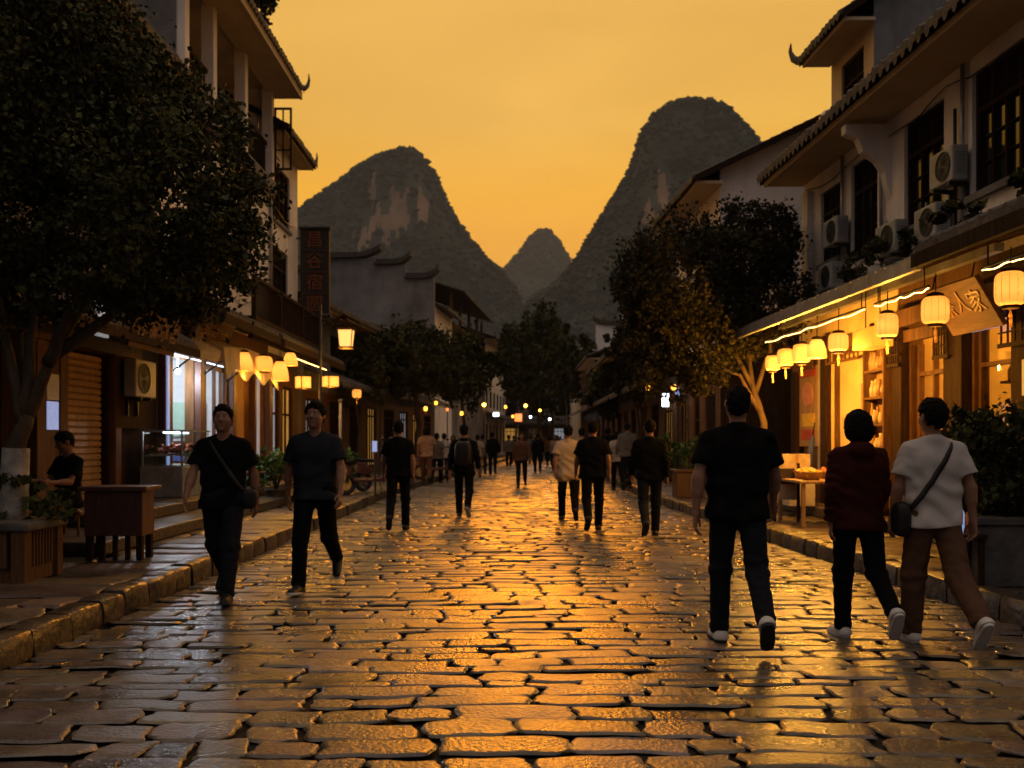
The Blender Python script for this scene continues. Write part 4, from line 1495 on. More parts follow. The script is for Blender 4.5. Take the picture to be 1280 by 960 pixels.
for s in (18.04, 19.75, 22.1, 24.55):
    mb = MB(TL)
    mb.box(-.1, .16, s, s + .24, 8.045, 10.49)
    mb.build('column', M['plaster'], ah, bevel=.01)
for a, b in ((18.3, 19.73), (20.01, 22.08), (22.36, 24.53)):
    mb = MB(TL)
    mb.box(-.02, .05, a, b, 8.95, 9.03)
    mb.box(-.01, .04, a, b, 8.12, 8.18)
    n = int((b - a) / .13)
    for i in range(1, n):
        s = a + (b - a) * i / n
        mb.box(0, .03, s - .016, s + .016, 8.18, 8.95)
    mb.build('balustrade', M['wood_dark'], ah)
for a, b in ((18.4, 19.6), (20.2, 21.9), (22.5, 24.3)):
    MB(TL).box(-1.98, -1.9, a, b, 8.05, 9.9).build('loggia_door', M['wood_dark'], ah)
for o in a_ops[4:]:
    window(ah, TL, *o, nv=3, nh=2)
r = MB(TL)
tile_sheet(r, 17.6, 25.0, .9, 10.52, -3.5, 12.97)
tile_sheet(r, 17.6, 25.3, -8.0, 10.52, -3.5, 12.97, pitch=.4)
ridge(r, 17.6, 25.3, -3.5, 12.92)
horn(r, .85, 24.9, 10.55, .22, .14, .45, .07)
ro = r.build('roof', M['tile'], ah)
mb = MB(TL)
mb.box(.01, .78, 17.65, 24.95, 10.34, 10.42)
mb.box(.78, .84, 17.65, 25.0, 10.28, 10.48)
mb.box(-2, .78, 24.95, 25.0, 10.30, 10.46)
mb.build('soffit', M['soffit'], ro)
mb = MB(TL)   # open lattice sash swung out at the far column
q = 24.62
for d0, d1, z0, z1 in ((.2, .25, 8.35, 9.95), (.6, .65, 8.35, 9.95), (.25, .6, 8.35, 8.4), (.25, .6, 9.9, 9.95), (.25, .6, 8.85, 8.88), (.25, .6, 9.4, 9.43), (.41, .44, 8.4, 9.9)):
    mb.box(d0, d1, q, q + .05, z0, z1)
mb.build('open_sash', M['wood_dark'], ah)
# white lit shop in its ground floor
for a, b in ((17.06, 17.45), (19.02, 19.22), (21.25, 21.5), (23.02, 23.17), (24.42, 24.7)):
    MB(TL).box(.004, .14, a, b, .475, 3.018).build('post', M['wood_red'], ah, bevel=.01)
mb = MB(TL)
mb.box(-.02, .2, 17.08, 21.5, 3.02, 3.2)
mb.build('lintel', M['wood'], ah)
for a, b, wm, name, q in ((17.3, 21.3, 'tiled_white', 'shop_room', -2.4), (21.8, 24.5, 'plaster_warm', 'shop_room', -1.0)):
    mb = MB(TL)
    mb.quad((q, a, .48), (q, b, .48), (q, b, 3.2), (q, a, 3.2))
    mb.quad((-.19, a, .48), (q, a, .48), (q, a, 3.2), (-.19, a, 3.2))
    mb.quad((-.19, b, .48), (q, b, .48), (q, b, 3.2), (-.19, b, 3.2))
    mb.quad((-.19, a, .478), (-.19, b, .478), (q, b, .478), (q, a, .478), 1)
    mb.quad((-.19, a, 3.2), (-.19, b, 3.2), (q, b, 3.2), (q, a, 3.2))
    mb.build(name, [M[wm], M['kerb']], ah)
mb = MB()
mb.sphere(TL(-.14, 18.5, 2.74), .055, 10)
mb.tube([TL(-.14, 18.5, 2.79), TL(-.14, 18.5, 2.99)], .008, 5)
mb.build('shop_lamp', M['bulb'], ah, True)
lamp(ah, TL(-.14, 18.5, 2.62), 110, (.78, .88, 1), .2)
lamp(ah, TL(-1.2, 19.8, 2.7), 90, (.85, .92, 1), .1)
lamp(ah, TL(-.4, 23, 2.6), 60, WARM, .1)
for a, b in ((17.2, 18.9), (19.3, 21.1)):
    MB(TL).tube([(.17, a, 2.97), (.17, b, 2.97)], .011, 6).build('light_tube', M['led_white'], ah)
mb = MB(TL)
mb.box(-1.5, -.5, 21.22, 21.27, 1.5, 2.25)
mb.build('back_panel', M['tealgreen'], ah)
for z, m_ in ((1.2, 'wood_red'), (.95, 'cloth_blue'), (.7, 'crate')):
    MB(TL).box(-1.5, -.5, 21.1, 21.26, z, z + .2).build('shelf_row', M[m_], ah)
mb = MB(TL)
for a in (19.3, 19.95, 20.6):
    for q in ((a, a + .05), (a + .58, a + .63)):
        mb.box(-.12, -.07, q[0], q[1], .5, 2.98)
    mb.box(-.12, -.07, a + .05, a + .58, 2.9, 2.98)
    mb.box(-.12, -.07, a + .05, a + .58, .5, .95)
mb.build('glazed_doors', M['wood_red'], ah)
mb = MB(TL)
mb.quad((-.1, 21.95, .5), (-.1, 22.95, .5), (-.1, 22.95, 2.98), (-.1, 21.95, 2.98), 0)
mb.quad((-.1, 23.22, .5), (-.1, 23.6, .5), (-.1, 23.6, 2.98), (-.1, 23.22, 2.98), 1)
mb.quad((-.1, 23.65, .5), (-.1, 24.35, .5), (-.1, 24.35, 2.98), (-.1, 23.65, 2.98), 2)
mb.build('curtained_doors', [M['wood_light'], M['white_cloth'], M['pane_cool']], ah)
mb = MB(TL)
mb.box(.145, .17, 17.1, 17.2, .9, 2.95)
mb.build('light_box', M['led_white'] if False else M['screen'], ah)
# glass food counter
fc = thing('food_counter', 'lit glass food counter with a tray of red food at the white shop', 'counter', TL(.5, 16.2, .475))
mb = MB(TL)
mb.box(.25, .95, 15.6, 17.0, .48, .98)
mb.build('base', M['metal'], fc, bevel=.01)
mb = MB(TL)
for d in (.27, .91):
    for s in (15.62, 16.95):
        mb.box(d, d + .025, s, s + .025, .985, 1.55)
mb.box(.25, .96, 15.6, 17.0, 1.555, 1.58)
mb.box(.29, .92, 15.65, 16.95, 1.15, 1.162)
mb.build('frame', M['metal'], fc)
mb = MB(TL)
mb.tube([(.6, 15.7, 1.535), (.6, 16.9, 1.535)], .012, 6)
mb.build('added_counter_tube', M['led_white'], fc)  # tube added only to brighten the food tray
for q in ((.25, .256, 15.65, 16.94), (.93, .936, 15.65, 16.94)):
    MB(TL).box(*q, .99, 1.55).build('glass_pane', M['clear_glass'], fc)
lamp(fc, TL(.6, 16.3, 1.48), 4, (.85, .92, 1), .04)  # added lamp that goes with the tube, lights the tray
tr = thing('food_tray', 'tray heaped with reddish cooked food in the glass counter', 'food', TL(.6, 16.2, 1.165))
mb = MB(TL)
mb.box(.34, .88, 15.8, 16.8, 1.165, 1.19)
mb.build('tray', M['chrome'], tr)
rg = random.Random(8)
mb = MB()
for i in range(60):
    c = TL(.4 + .42 * rg.random(), 15.86 + .86 * rg.random(), 1.2 + .12 * rg.random())
    mb.sphere(c, rg.uniform(.03, .05), 6)
o = mb.build('food', M['food'], tr, True)
o['kind'] = 'stuff'
# signs, hood, canopies
sb = thing('signboard', 'tilted reddish signboard over the white lit shop door', 'sign', TL(.7, 18.3, 2.9))
mb = MB(TL)
mb.prism([(.62, 16.6, 2.92), (.62, 18.5, 2.92), (1.0, 18.5, 3.62), (1.0, 16.6, 3.62)], (-.06, 0, .02))
mb.build('board', M['sign_wood'], sb)
for i, t in enumerate('米粉店'):
    a = Vector(TL(.815, 17.0 + i * .55, 3.27))
    glyph(t, .38, M['gold'], sb, a, Vector((0, 1, 0)), Vector((.48, 0, .88)), .01)
hd = thing('door_hood', 'golden arched hood over the shop door lit by round lanterns', 'awning', TL(1.0, 20.5, 2.5))
mb = MB(TL)
vs, fs = [], []
n = 48
for i in range(n + 1):
    s = 17.5 + 3.9 * i / n
    arch = .3 * math.sin(math.pi * i / n)
    lob = .2 * abs(math.sin(math.pi * i / n * 3)) ** 1.5
    for d, z in ((.15, 3.3 + .1 * arch), (.75, 3.26 + .25 * arch), (1.05, 3.1 + .4 * arch), (1.1, 2.52 + arch * .15 + lob), (1.07, 2.52 + arch * .15 + lob), (1.0, 3.04 + .4 * arch), (.72, 3.2 + .25 * arch), (.15, 3.24 + .1 * arch)):
        vs.append((d, s, z))
for i in range(n):
    for k in range(8):
        fs.append((i * 8 + k, i * 8 + (k + 1) % 8, (i + 1) * 8 + (k + 1) % 8, (i + 1) * 8 + k))
fs += [tuple(range(8)), tuple(n * 8 + k for k in range(8))]
mb.add(vs, fs)
mb.build('hood', M['plaster_warm'], hd)
for s in (17.8, 19.4, 21.1):
    MB(TL).tube([(.02, s, 2.7), (.6, s, 3.14)], .018, 6).build('brace', M['wood_dark'], hd)
can4 = canopy('tiled canopy with a bluish light strip over the white shop', TL, 16.4, 20.4, 1.35, 3.62, .02, 4.2, True)
can5 = canopy('tiled canopy lit gold from below past the arched hood', TL, 20.5, 28.0, 1.4, 3.6, .02, 4.1, True)
mb = MB(TL)
mb.tube([(1.36, 17.6, 3.56), (1.36, 20.1, 3.57)], .01, 6)
mb.build('light_strip', M['led_white'], can4)
mb = MB(TL)
mb.tube([(1.0, 23.2, 3.42), (1.0, 27.4, 3.42)], .008, 6)
mb.build('light_strip', M['led'], can5)
ls = [(330, 455, 19.7, .17, .31, 'barrel', 'round lantern glowing at the centre of the arched hood', M['lantern']), (305, 452, 18.6, .17, .36, 'bell', 'bell shaped lantern at the white shop end of the arched hood', M['lantern_dim']),
      (350, 464, 21, .19, .42, 'bell', 'tall bell lantern at the far end of the arched hood', M['lantern_dim']), (379, 478, 23.6, .2, .3, 'box', 'box lantern under the gold lit canopy', M['lantern']),
      (413, 477, 26.6, .24, .3, 'box', 'wide box lantern at the end of the gold lit canopy', M['lantern']), (446, 492, 30, .14, .26, 'barrel', 'small amber lantern dangling in the dark before the trees', M['lantern_dim']),
      (363, 449, 22.4, .17, .3, 'bell', 'dim lantern half hidden between hood and gold lit canopy', M['lantern_dim'])]
for x, y, Y, r, h, kd, lab, mm in ls:
    c = px(x, y, Y)
    lantern((c[0], c[1], c[2] - h / 2), r, h, lab, kd, cord=max(.15, 3.35 - c[2] - h / 2), power=24, mats=mm, group='lanterns on the white shop side')
# next house: white, with wooden balcony
bh_ops = [(25.2, 27.2, 7.3, 8.8), (25.1, 27.0, 4.95, 6.6), (25.0, 26.0, .5, 2.9), (26.4, 27.6, .5, 2.9)]
bh = thing('white_balcony_house', 'white narrow house with a wooden balcony and the hanging lettered sign', 'house', TL(0, 24.8, .16))
gable_house(bh, TL, 24.82, 28.2, .16, 9.45, 7, 2.0, .5, bh_ops, wall='plaster', side='plaster', verge=.12, horns=(False, True), ground=('wood', 3.7))
window(bh, TL, *bh_ops[0], nv=4, nh=1)
window(bh, TL, *bh_ops[1], nv=4, nh=1)
window(bh, TL, *bh_ops[2], nv=2, nh=1, sill=False, lattice=False, pm='pane_cool')
window(bh, TL, *bh_ops[3], nv=2, nh=1, sill=False, lattice=False, pm='pane_warm')
mb = MB(TL)
mb.box(.005, .75, 20.8, 27.9, 3.98, 4.12)
for s in (20.8, 23.1, 25.5, 27.8):
    mb.box(.65, .75, s, s + .09, 4.125, 5.02)
mb.box(.66, .74, 20.9, 27.8, 4.92, 5.0)
n = 46
for i in range(n):
    s = 20.95 + 6.85 * i / n
    mb.box(.68, .71, s, s + .028, 4.13, 4.915)
mb.build('balcony', M['wood_dark'], bh)
bs = thing('hanging_sign', 'tall dark hanging sign with four rust red characters', 'sign', px(392, 400, 28.0))
x0, _, zt = px(373, 287, 28.0)
x1, _, zb = px(412, 394, 28.0)
mb = MB()
mb.box(x0 + .06, x1, 27.95, 28.1, zb, zt)
mb.box(x0 + .02, x1 + .04, 27.9, 28.15, zt + .003, zt + .07)
mb.box(x0 + .02, x1 + .04, 27.9, 28.15, zb - .073, zb - .003)
mb.build('board', M['sign_dark'], bs, bevel=.01)
mb = MB()
for i in range(1, 4):
    z = zt - (zt - zb) * (i / 4)
    mb.box(x0 + .1, x1 - .05, 27.92, 27.945, z - .015, z + .015)
mb.build('divider', M['wood_red'], bs)
for i, t in enumerate('昌谷宿圆'):
    glyph(t, .5, M['rust_letter'], bs, ((x0 + x1) / 2 + .03, 27.93, zt - (zt - zb) * (i + .52) / 4), (1, 0, 0), (0, 0, 1), .03)
for z in (zt - .25, zb + .25):
    MB().tube([(-6.35, 28.03, z), (x0 + .1, 28.03, z)], .025, 6).build('bracket', M['metal_dark'], bs)
# rest of the row
shophouse('shop_row', 'dark shop row behind the dense roadside trees', TL, 28.6, 38.5, 5.4, 11, wall='plaster_grey', lit=('pane_cool', 'glass_dark', 'glass_dark', 'pane_warm'))
shophouse('shop_row', 'dark shop row beside the stepped grey gable', TL, 38.8, 50.6, 5.6, 12, wall='plaster_grey', lit=('glass_dark', 'pane_cool', 'pane_warm', 'glass_dark', 'pane_cool'))
stepped_house('horse_head_gable_house', 'weathered grey house with three stepped and tiled gable tops', TL, 51, 57, 8.6, [(.0, -1.5, 10.0), (-1.5, -3.1, 10.75), (-3.1, -5.8, 11.1), (-5.8, -8, 10.4)], 8, side='plaster_old')
fh = thing('roof_terrace_house', 'house with a dark tilted roof over an open terrace beside the grey gables', 'house', TL(0, 57.2, .16))
mb = MB(TL)
wall_face(mb, 57.2, 72, .16, 7.6, [(60, 61.4, 5, 6.6), (64, 65.4, 5, 6.6)])
for s in (57.2, 72):
    mb.quad((0, s, .16), (-7, s, .16), (-7, s, 7.6), (0, s, 7.6))
mb.quad((0, 57.2, 7.6), (0, 72, 7.6), (-7, 72, 7.6), (-7, 57.2, 7.6))
mb.quad((-3, 57.2, 7.6), (-3, 72, 7.6), (-3, 72, 10.4), (-3, 57.2, 10.4), 1)
mb.build('wall', [M['plaster_old'], M['wood_dark']], fh)
mb = MB(TL)
for s in (57.4, 61, 65, 69, 71.7):
    mb.box(-.2, -.02, s, s + .18, 7.61, 10.3)
mb.box(-.16, -.08, 57.4, 71.7, 8.5, 8.6)
for i in range(56):
    mb.box(-.14, -.1, 57.5 + .25 * i, 57.56 + .25 * i, 7.61, 8.5)
mb.build('terrace_railing', M['wood'], fh)
mb = MB(TL)
tile_sheet(mb, 56.9, 72.3, .8, 10.25, -3.5, 11.6, pitch=.35)
tile_sheet(mb, 56.9, 72.3, -7.5, 10.2, -3.5, 11.6, pitch=.5)
mb.build('roof', M['tile'], fh)
for o in ((60, 61.4, 5, 6.6), (64, 65.4, 5, 6.6)):
    window(fh, TL, *o, nv=2, nh=1, lattice=False, sill=False)
shophouse('end_house', 'pale narrow house with tall windows closing the row beyond the terrace', TL, 73, 88, 9.2, 15, storeys=3, wall='plaster', side='plaster_old', rise=1.4)

rg = random.Random(3)
for z, a, b, sag, T_h in ((7.6, 18.2, 27.9, .15, ah), (4.75, 17.2, 25.0, .2, ah), (6.75, 18.2, 25.0, .14, ah)):
    mb = MB(TL)
    n = 36
    mb.tube([(.03, a + (b - a) * i / n, z - sag * abs(math.sin(i * math.pi / 9)) + rg.uniform(-.015, .015)) for i in range(n + 1)], .01, 5)
    mb.build('cable', M['metal_dark'], T_h, True)
mb = MB(TL)
mb.tube([(.06, 24.86, 10.0), (.06, 24.84, 7.0), (.06, 24.86, 4.3)], .045, 8)
mb.build('drain_pipe', M['metal'], ah, True)
# ------------------------------------------------------------------ trees and plants
def P_(x, y, Y, dz=0):
    a = px(x, y, Y)
    return (a[0], a[1], a[2] + dz)


def blobs_px(Y, rows):
    k = Y / 1200
    return [(*px(x, y, Y + dy), rx_ * k, ry_d, rz_ * k) for x, y, rx_, rz_, dy, ry_d in rows]


Y = 8.7
b0 = P_(14, 655, Y)
b0 = (b0[0], b0[1], .3)
tr_blobs = blobs_px(Y, [(208, 262, 118, 130, 0, 1.3), (60, 130, 165, 165, .4, 1.5), (255, 215, 80, 85, .3, .9), (45, 270, 140, 95, .2, 1.2), (150, 345, 135, 62, 0, 1.0), (-60, 60, 170, 200, .3, 1.6), (175, 130, 80, 78, .5, 1.0),
                        (268, 300, 66, 66, 0, .8), (300, 262, 36, 48, .1, .5), (-20, 330, 70, 60, .1, .8), (20, 385, 70, 38, .3, .8), (120, 40, 70, 50, .6, 1.0)])
tree('broadleaf_tree', 'big dark leafy tree with whitewashed trunk rising from the stone planter', b0,
     [[b0, P_(20, 560, Y), P_(34, 520, Y)], [P_(32, 525, Y), P_(70, 440, Y, 0), P_(120, 350, Y + .2)], [P_(32, 525, Y), P_(36, 430, Y), P_(52, 330, Y + .3), P_(110, 210, Y + .4)],
      [P_(30, 530, Y), P_(10, 440, Y), P_(-10, 340, Y - .2)], [P_(60, 455, Y), P_(88, 390, Y - .2), P_(190, 310, Y)], [P_(36, 500, Y), P_(24, 420, Y + .3), P_(60, 340, Y + .5)], [P_(70, 440, Y), P_(140, 395, Y), P_(230, 300, Y)]],
     tr_blobs, 76000, .058, 1, trunk_r=.105, white=1.1, clump=.3, twigs=50)
Y = 17.0
b0 = (*px(955, 560, Y)[:2], .165)
tree('broadleaf_tree', 'wide tree with pale forked trunk at the end of the lantern shops', b0,
     [[b0, P_(955, 528, Y), P_(940, 480, Y)], [P_(942, 484, Y), P_(918, 440, Y), P_(880, 412, Y), P_(840, 390, Y)], [P_(941, 482, Y), P_(934, 430, Y), P_(920, 360, Y)], [P_(944, 492, Y), P_(962, 440, Y), P_(968, 370, Y)],
      [P_(920, 442, Y), P_(890, 380, Y), P_(868, 320, Y)], [P_(950, 515, Y), P_(925, 470, Y), P_(885, 455, Y)], [P_(938, 450, Y), P_(946, 400, Y), P_(955, 340, Y)]],
     blobs_px(Y, [(855, 352, 82, 82, 0, 1.3), (925, 315, 68, 58, .2, 1.2), (965, 372, 50, 66, 0, 1.0), (815, 412, 42, 62, 0, .9), (880, 425, 78, 52, 0, 1.1), (800, 345, 34, 48, 0, .8), (960, 295, 40, 36, .3, .8), (845, 470, 55, 32, 0, .8)]),
     52000, .072, 2, leaf='leaf_warm', bark='bark_pale', trunk_r=.075, clump=.3, twigs=60)


def simple_tree(label, x, ytop, ybase_crown, rx_, Y, n, size, seed, leaf='leaf_far', base_z=.16, rows=None, group='roadside trees down the street'):
    cx = px(x, 551, Y)[0]
    b = (cx, Y, base_z)
    zt, zb = px(0, ytop, Y)[2], px(0, ybase_crown, Y)[2]
    rw = rx_ * Y / 1200
    rng = random.Random(seed)
    blobs = [(cx, Y, (zt + zb) / 2, rw * .75, rw * .75, (zt - zb) / 2)]
    for i in range(6):
        a = i * 1.05 + rng.uniform(-.4, .4)
        blobs.append((cx + rw * .62 * math.cos(a), Y + rw * .5 * math.sin(a), zb + (zt - zb) * rng.uniform(.22, .72), rw * rng.uniform(.34, .5), rw * .45, (zt - zb) * rng.uniform(.18, .3)))
    zf = zb + (zt - zb) * .12
    tr = max(.08, rw * .06)
    limbs = [[b, (cx + .1, Y, zf * .6), (cx - .05, Y, zf)]]
    for i in range(4):
        a = i * 1.57 + rng.uniform(-.4, .4)
        limbs.append([(cx - .05, Y, zf), (cx + rw * .3 * math.cos(a), Y + rw * .3 * math.sin(a), zb + (zt - zb) * .4), (cx + rw * .5 * math.cos(a), Y + rw * .5 * math.sin(a), zb + (zt - zb) * .68)])
    return tree('broadleaf_tree', label, b, limbs, blobs, n, size, seed, leaf=leaf, trunk_r=tr, clump=.28, group=group, twigs=14)


simple_tree('dark rounded tree in front of the stepped grey gable', 520, 398, 500, 78, 36, 14000, .17, 31)
simple_tree('bushy tree between the hanging sign and the stepped grey gable', 446, 418, 510, 46, 33, 9000, .16, 32)
simple_tree('dark tree below the roof terrace', 578, 412, 510, 52, 44, 9000, .2, 33)
simple_tree('tall tree closing the middle of the street', 672, 372, 505, 42, 74, 9000, .3, 34)
simple_tree('broad dark tree beside the pale end house', 644, 405, 500, 30, 66, 6000, .27, 35)
simple_tree('tree at the street end before the white stepped gables', 708, 412, 505, 34, 66, 7000, .27, 36)
simple_tree('dark tree in front of the far white stepped gables', 765, 440, 520, 36, 46, 8000, .2, 37)
simple_tree('olive tree beyond the yellow curtained shop', 795, 400, 505, 40, 33, 9000, .16, 38, leaf='leaf_warm')
simple_tree('dark tree at the very end of the street', 690, 440, 525, 42, 88, 7000, .33, 40)
simple_tree('tree rising behind the loggia house roof', 318, -60, 30, 38, 33, 4500, .17, 39, group=None)
# planter and bench at the foot of the big tree
pl = thing('stone_planter', 'low dark planter with stone coping and slatted wooden front beneath the big tree', 'planter', (-4.55, 8.6, .165))
mb = MB()
mb.box(-5.6, -4.12, 8.17, 8.93, .62, .7)
mb.build('coping', M['stonepot'], pl, bevel=.025)
mb = MB()
mb.box(-5.5, -4.2, 8.27, 8.83, .17, .3)
for i in range(9):
    x = -5.45 + i * .15
    mb.box(x, x + .07, 8.22, 8.29, .3, .615)
    mb.box(-4.25, -4.18, 8.34 + i * .055, 8.365 + i * .055, .3, .615)
for x in (-5.55, -4.28):
    mb.box(x, x + .12, 8.19, 8.31, .17, .617)
    mb.box(x, x + .12, 8.79, 8.9, .17, .617)
mb.box(-5.4, -4.3, 8.36, 8.75, .3, .6)
mb.build('body', M['wood'], pl, bevel=.008)
V, F, P = foliage([(-4.6, 8.7, .86, .6, .42, .22), (-5.2, 8.7, .88, .4, .4, .25)], 2600, .09, 77, None)
sb_ = thing('shrub', 'low dark shrub filling the stone planter round the whitewashed trunk', 'shrub', (-4.7, 8.7, .72))
link('foliage', np_mesh('foliage', V - np.array((-4.7, 8.7, .72)), F, M['leaf'], False), sb_)


def potted(label, c, r, h, fr, fh, n, size, seed, leaf='fern', pot='stonepot', square=False, group=None):
    root = thing('potted_plant', label, 'plant', c, group)
    mb = MB()
    if square:
        mb.box(c[0] - r, c[0] + r, c[1] - r, c[1] + r, c[2], c[2] + h)
        mb.box(c[0] - r - .03, c[0] + r + .03, c[1] - r - .03, c[1] + r + .03, c[2] + h + .002, c[2] + h + .07)
        mb.build('pot', M[pot], root, bevel=.015)
    else:
        mb.lathe(c, [(r * .72, 0), (r * .95, h * .5), (r, h * .9), (r * 1.1, h * .92), (r * 1.1, h), (r * .9, h)], 20)
        mb.build('pot', M[pot], root, True)
    rng = random.Random(seed)
    mb = MB()
    top = c[2] + h
    for i in range(7):
        a = rng.uniform(0, 6.28)
        mb.tube([(c[0], c[1], top - .05), (c[0] + fr * .3 * math.cos(a), c[1] + fr * .3 * math.sin(a), top + fh * .5), (c[0] + fr * .7 * math.cos(a), c[1] + fr * .7 * math.sin(a), top + fh * rng.uniform(.6, .95))], [.018, .012, .004], 5)
    mb.build('stem', M['bark'], root, True)
    V, F, P = foliage([(c[0], c[1], top + fh * .5, fr * .8, fr * .8, fh * .5)] + [(c[0] + fr * .6 * math.cos(a), c[1] + fr * .6 * math.sin(a), top + fh * rng.uniform(.3, .8), fr * .4, fr * .4, fh * .3) for a in (0, 1.3, 2.6, 3.9, 5.2)], n, size, seed, None)
    link('foliage', np_mesh('foliage', V - np.array(c), F, M[leaf], False), root)
    return root


potted('large dark shrub in a square stone planter at the nearest lantern shop', (4.22, 8.35, .168), .3, .52, .52, .95, 11000, .055, 51, leaf='leaf', square=True)
potted('smaller shrub in a square stone planter just behind the largest one', (4.6, 9.3, .168), .24, .42, .42, .8, 6000, .055, 52, leaf='leaf', square=True)
for x, y, Y, fr, fh, h, lab in ((345, 590, 18.6, .5, .75, .3, 'ferny plant in a round pot between the two nearest walking men'), (320, 592, 19.6, .4, .6, .3, 'low plant in a round pot by the curtained doors'), (410, 585, 20.0, .45, .7, .28, 'plant in a round pot behind the slate shirted man'),
                                (428, 588, 22.0, .4, .8, .25, 'tall thin plant in a round pot near the parked scooters')):
    a = px(x, y, Y)
    potted(lab, (a[0], Y, .168 if Y > 22.4 or a[0] > -4.3 else .168), .2, h, fr, fh, 1500, .1, int(x), group='potted plants by the white shop')
for x, Y, lab in ((868, 25.5, 'leafy plant by the pale lit door beyond the pale trunk'), (838, 29, 'plant in front of the yellow curtained doors')):
    potted(lab, (px(x, 0, Y)[0], Y, .168), .22, .35, .5, 1.0, 1500, .12, int(x))
# box planter and things along the lantern side
bp = thing('box_planter', 'reddish wooden box planter on the pavement near the man in the long black shirt', 'planter', (3.75, 21.0, .168))
mb = MB()
mb.box(3.55, 4.15, 20.7, 21.3, .168, .72)
mb.box(3.5, 4.2, 20.65, 21.35, .722, .78)
mb.build('box', M['wood_red'], bp, bevel=.012)
mb = MB()
mb.box(3.62, 4.08, 20.77, 21.23, .782, .8)
mb.build('soil', M['earth'], bp)
sbn = thing('litter_bin', 'dark metal litter bin beside the reddish box planter', 'bin', (4.4, 20.2, .168))
mb = MB()
mb.lathe((4.4, 20.0, .168), [(.2, 0), (.22, .1), (.22, .72), (.24, .74), (.24, .8), (.12, .9)], 16)
mb.build('body', M['metal'], sbn, True)

# ------------------------------------------------------------------ lamps down the street
sl = thing('street_lamp', 'slim lamp post with a little gabled lantern on its arm beside the hanging sign', 'lamp', (-4.55, 22.8, .168))
mb = MB()
mb.tube([(-4.55, 22.8, .168), (-4.55, 22.8, 4.62)], [.05, .032], 10)
mb.lathe((-4.55, 22.8, .168), [(.12, 0), (.12, .06), (.07, .12), (.06, .5)], 12)
mb.build('pole', M['metal_dark'], sl, True)
mb = MB()
mb.tube([(-4.55, 22.8, 4.2), (-4.25, 22.8, 4.3), (-3.92, 22.8, 4.28)], .022, 6)
mb.tube([(-4.9, 22.8, 4.36), (-4.3, 22.8, 4.4)], .02, 6)
mb.build('arm', M['metal_dark'], sl, True)
c = (-3.94, 22.8)
mb = MB()
mb.prism([(c[0] - .36, c[1] - .2, 4.2), (c[0] - .02, c[1] - .2, 4.4), (c[0] + .36, c[1] - .2, 4.18), (c[0] + .36, c[1] - .2, 4.14), (c[0] - .02, c[1] - .2, 4.35), (c[0] - .36, c[1] - .2, 4.16)], (0, .4, 0))
rf_ = mb.build('lamp_roof', M['wood_dark'], sl)
mb = MB()
mb.add([(c[0] - .13, c[1] - .13, 3.64), (c[0] + .13, c[1] - .13, 3.64), (c[0] + .13, c[1] + .13, 3.64), (c[0] - .13, c[1] + .13, 3.64),
        (c[0] - .17, c[1] - .17, 4.02), (c[0] + .17, c[1] - .17, 4.02), (c[0] + .17, c[1] + .17, 4.02), (c[0] - .17, c[1] + .17, 4.02)],
       [(0, 1, 2, 3), (4, 5, 6, 7), (0, 1, 5, 4), (1, 2, 6, 5), (2, 3, 7, 6), (3, 0, 4, 7)])
mb.build('lamp_shade', M['lantern_core'], sl)
mb = MB()
for sx in (-1, 1):
    for sy in (-1, 1):
        mb.tube([(c[0] + sx * .135, c[1] + sy * .135, 3.6), (c[0] + sx * .175, c[1] + sy * .175, 4.06)], .014, 4)
mb.box(c[0] - .2, c[0] + .2, c[1] - .2, c[1] + .2, 4.03, 4.07)
mb.box(c[0] - .16, c[0] + .16, c[1] - .16, c[1] + .16, 3.59, 3.63)
mb.tube([(c[0], c[1], 4.07), (c[0], c[1], 4.3)], .02, 6)
mb.build('lamp_frame', M['wood'], sl)
lamp(sl, (c[0], c[1], 3.5), 32, WARM, .12)
pp = thing('pipe_post', 'thin pale post under the wide box lantern', 'post', (-4.15, 23.2, .168))
mb = MB()
mb.tube([(-4.15, 23.2, .168), (-4.15, 23.2, 2.35)], .035, 8)
mb.lathe((-4.15, 23.2, 2.35), [(.05, 0), (.05, .05)], 10)
mb.build('shaft', M['metal'], pp, True)


def lamp_post(label, x, y, Y, r, m, power, col, group='small lamps glowing down the street'):
    a = px(x, y, Y)
    root = thing('street_lamp', label, 'lamp', (a[0], Y, 0 if kerb_l(Y) < a[0] < kerb_r(Y) else .165), group)
    mb = MB()
    mb.tube([(a[0], Y, world_loc(root)[2]), (a[0], Y, a[2] - r)], .04, 6)
    mb.build('pole', M['metal_dark'], root)
    mb = MB()
    mb.sphere(a, r, 12)
    mb.build('globe', M[m], root, True)
    if power:
        lamp(root, (a[0], Y - r * 1.6, a[2]), power, col, r)
    return root


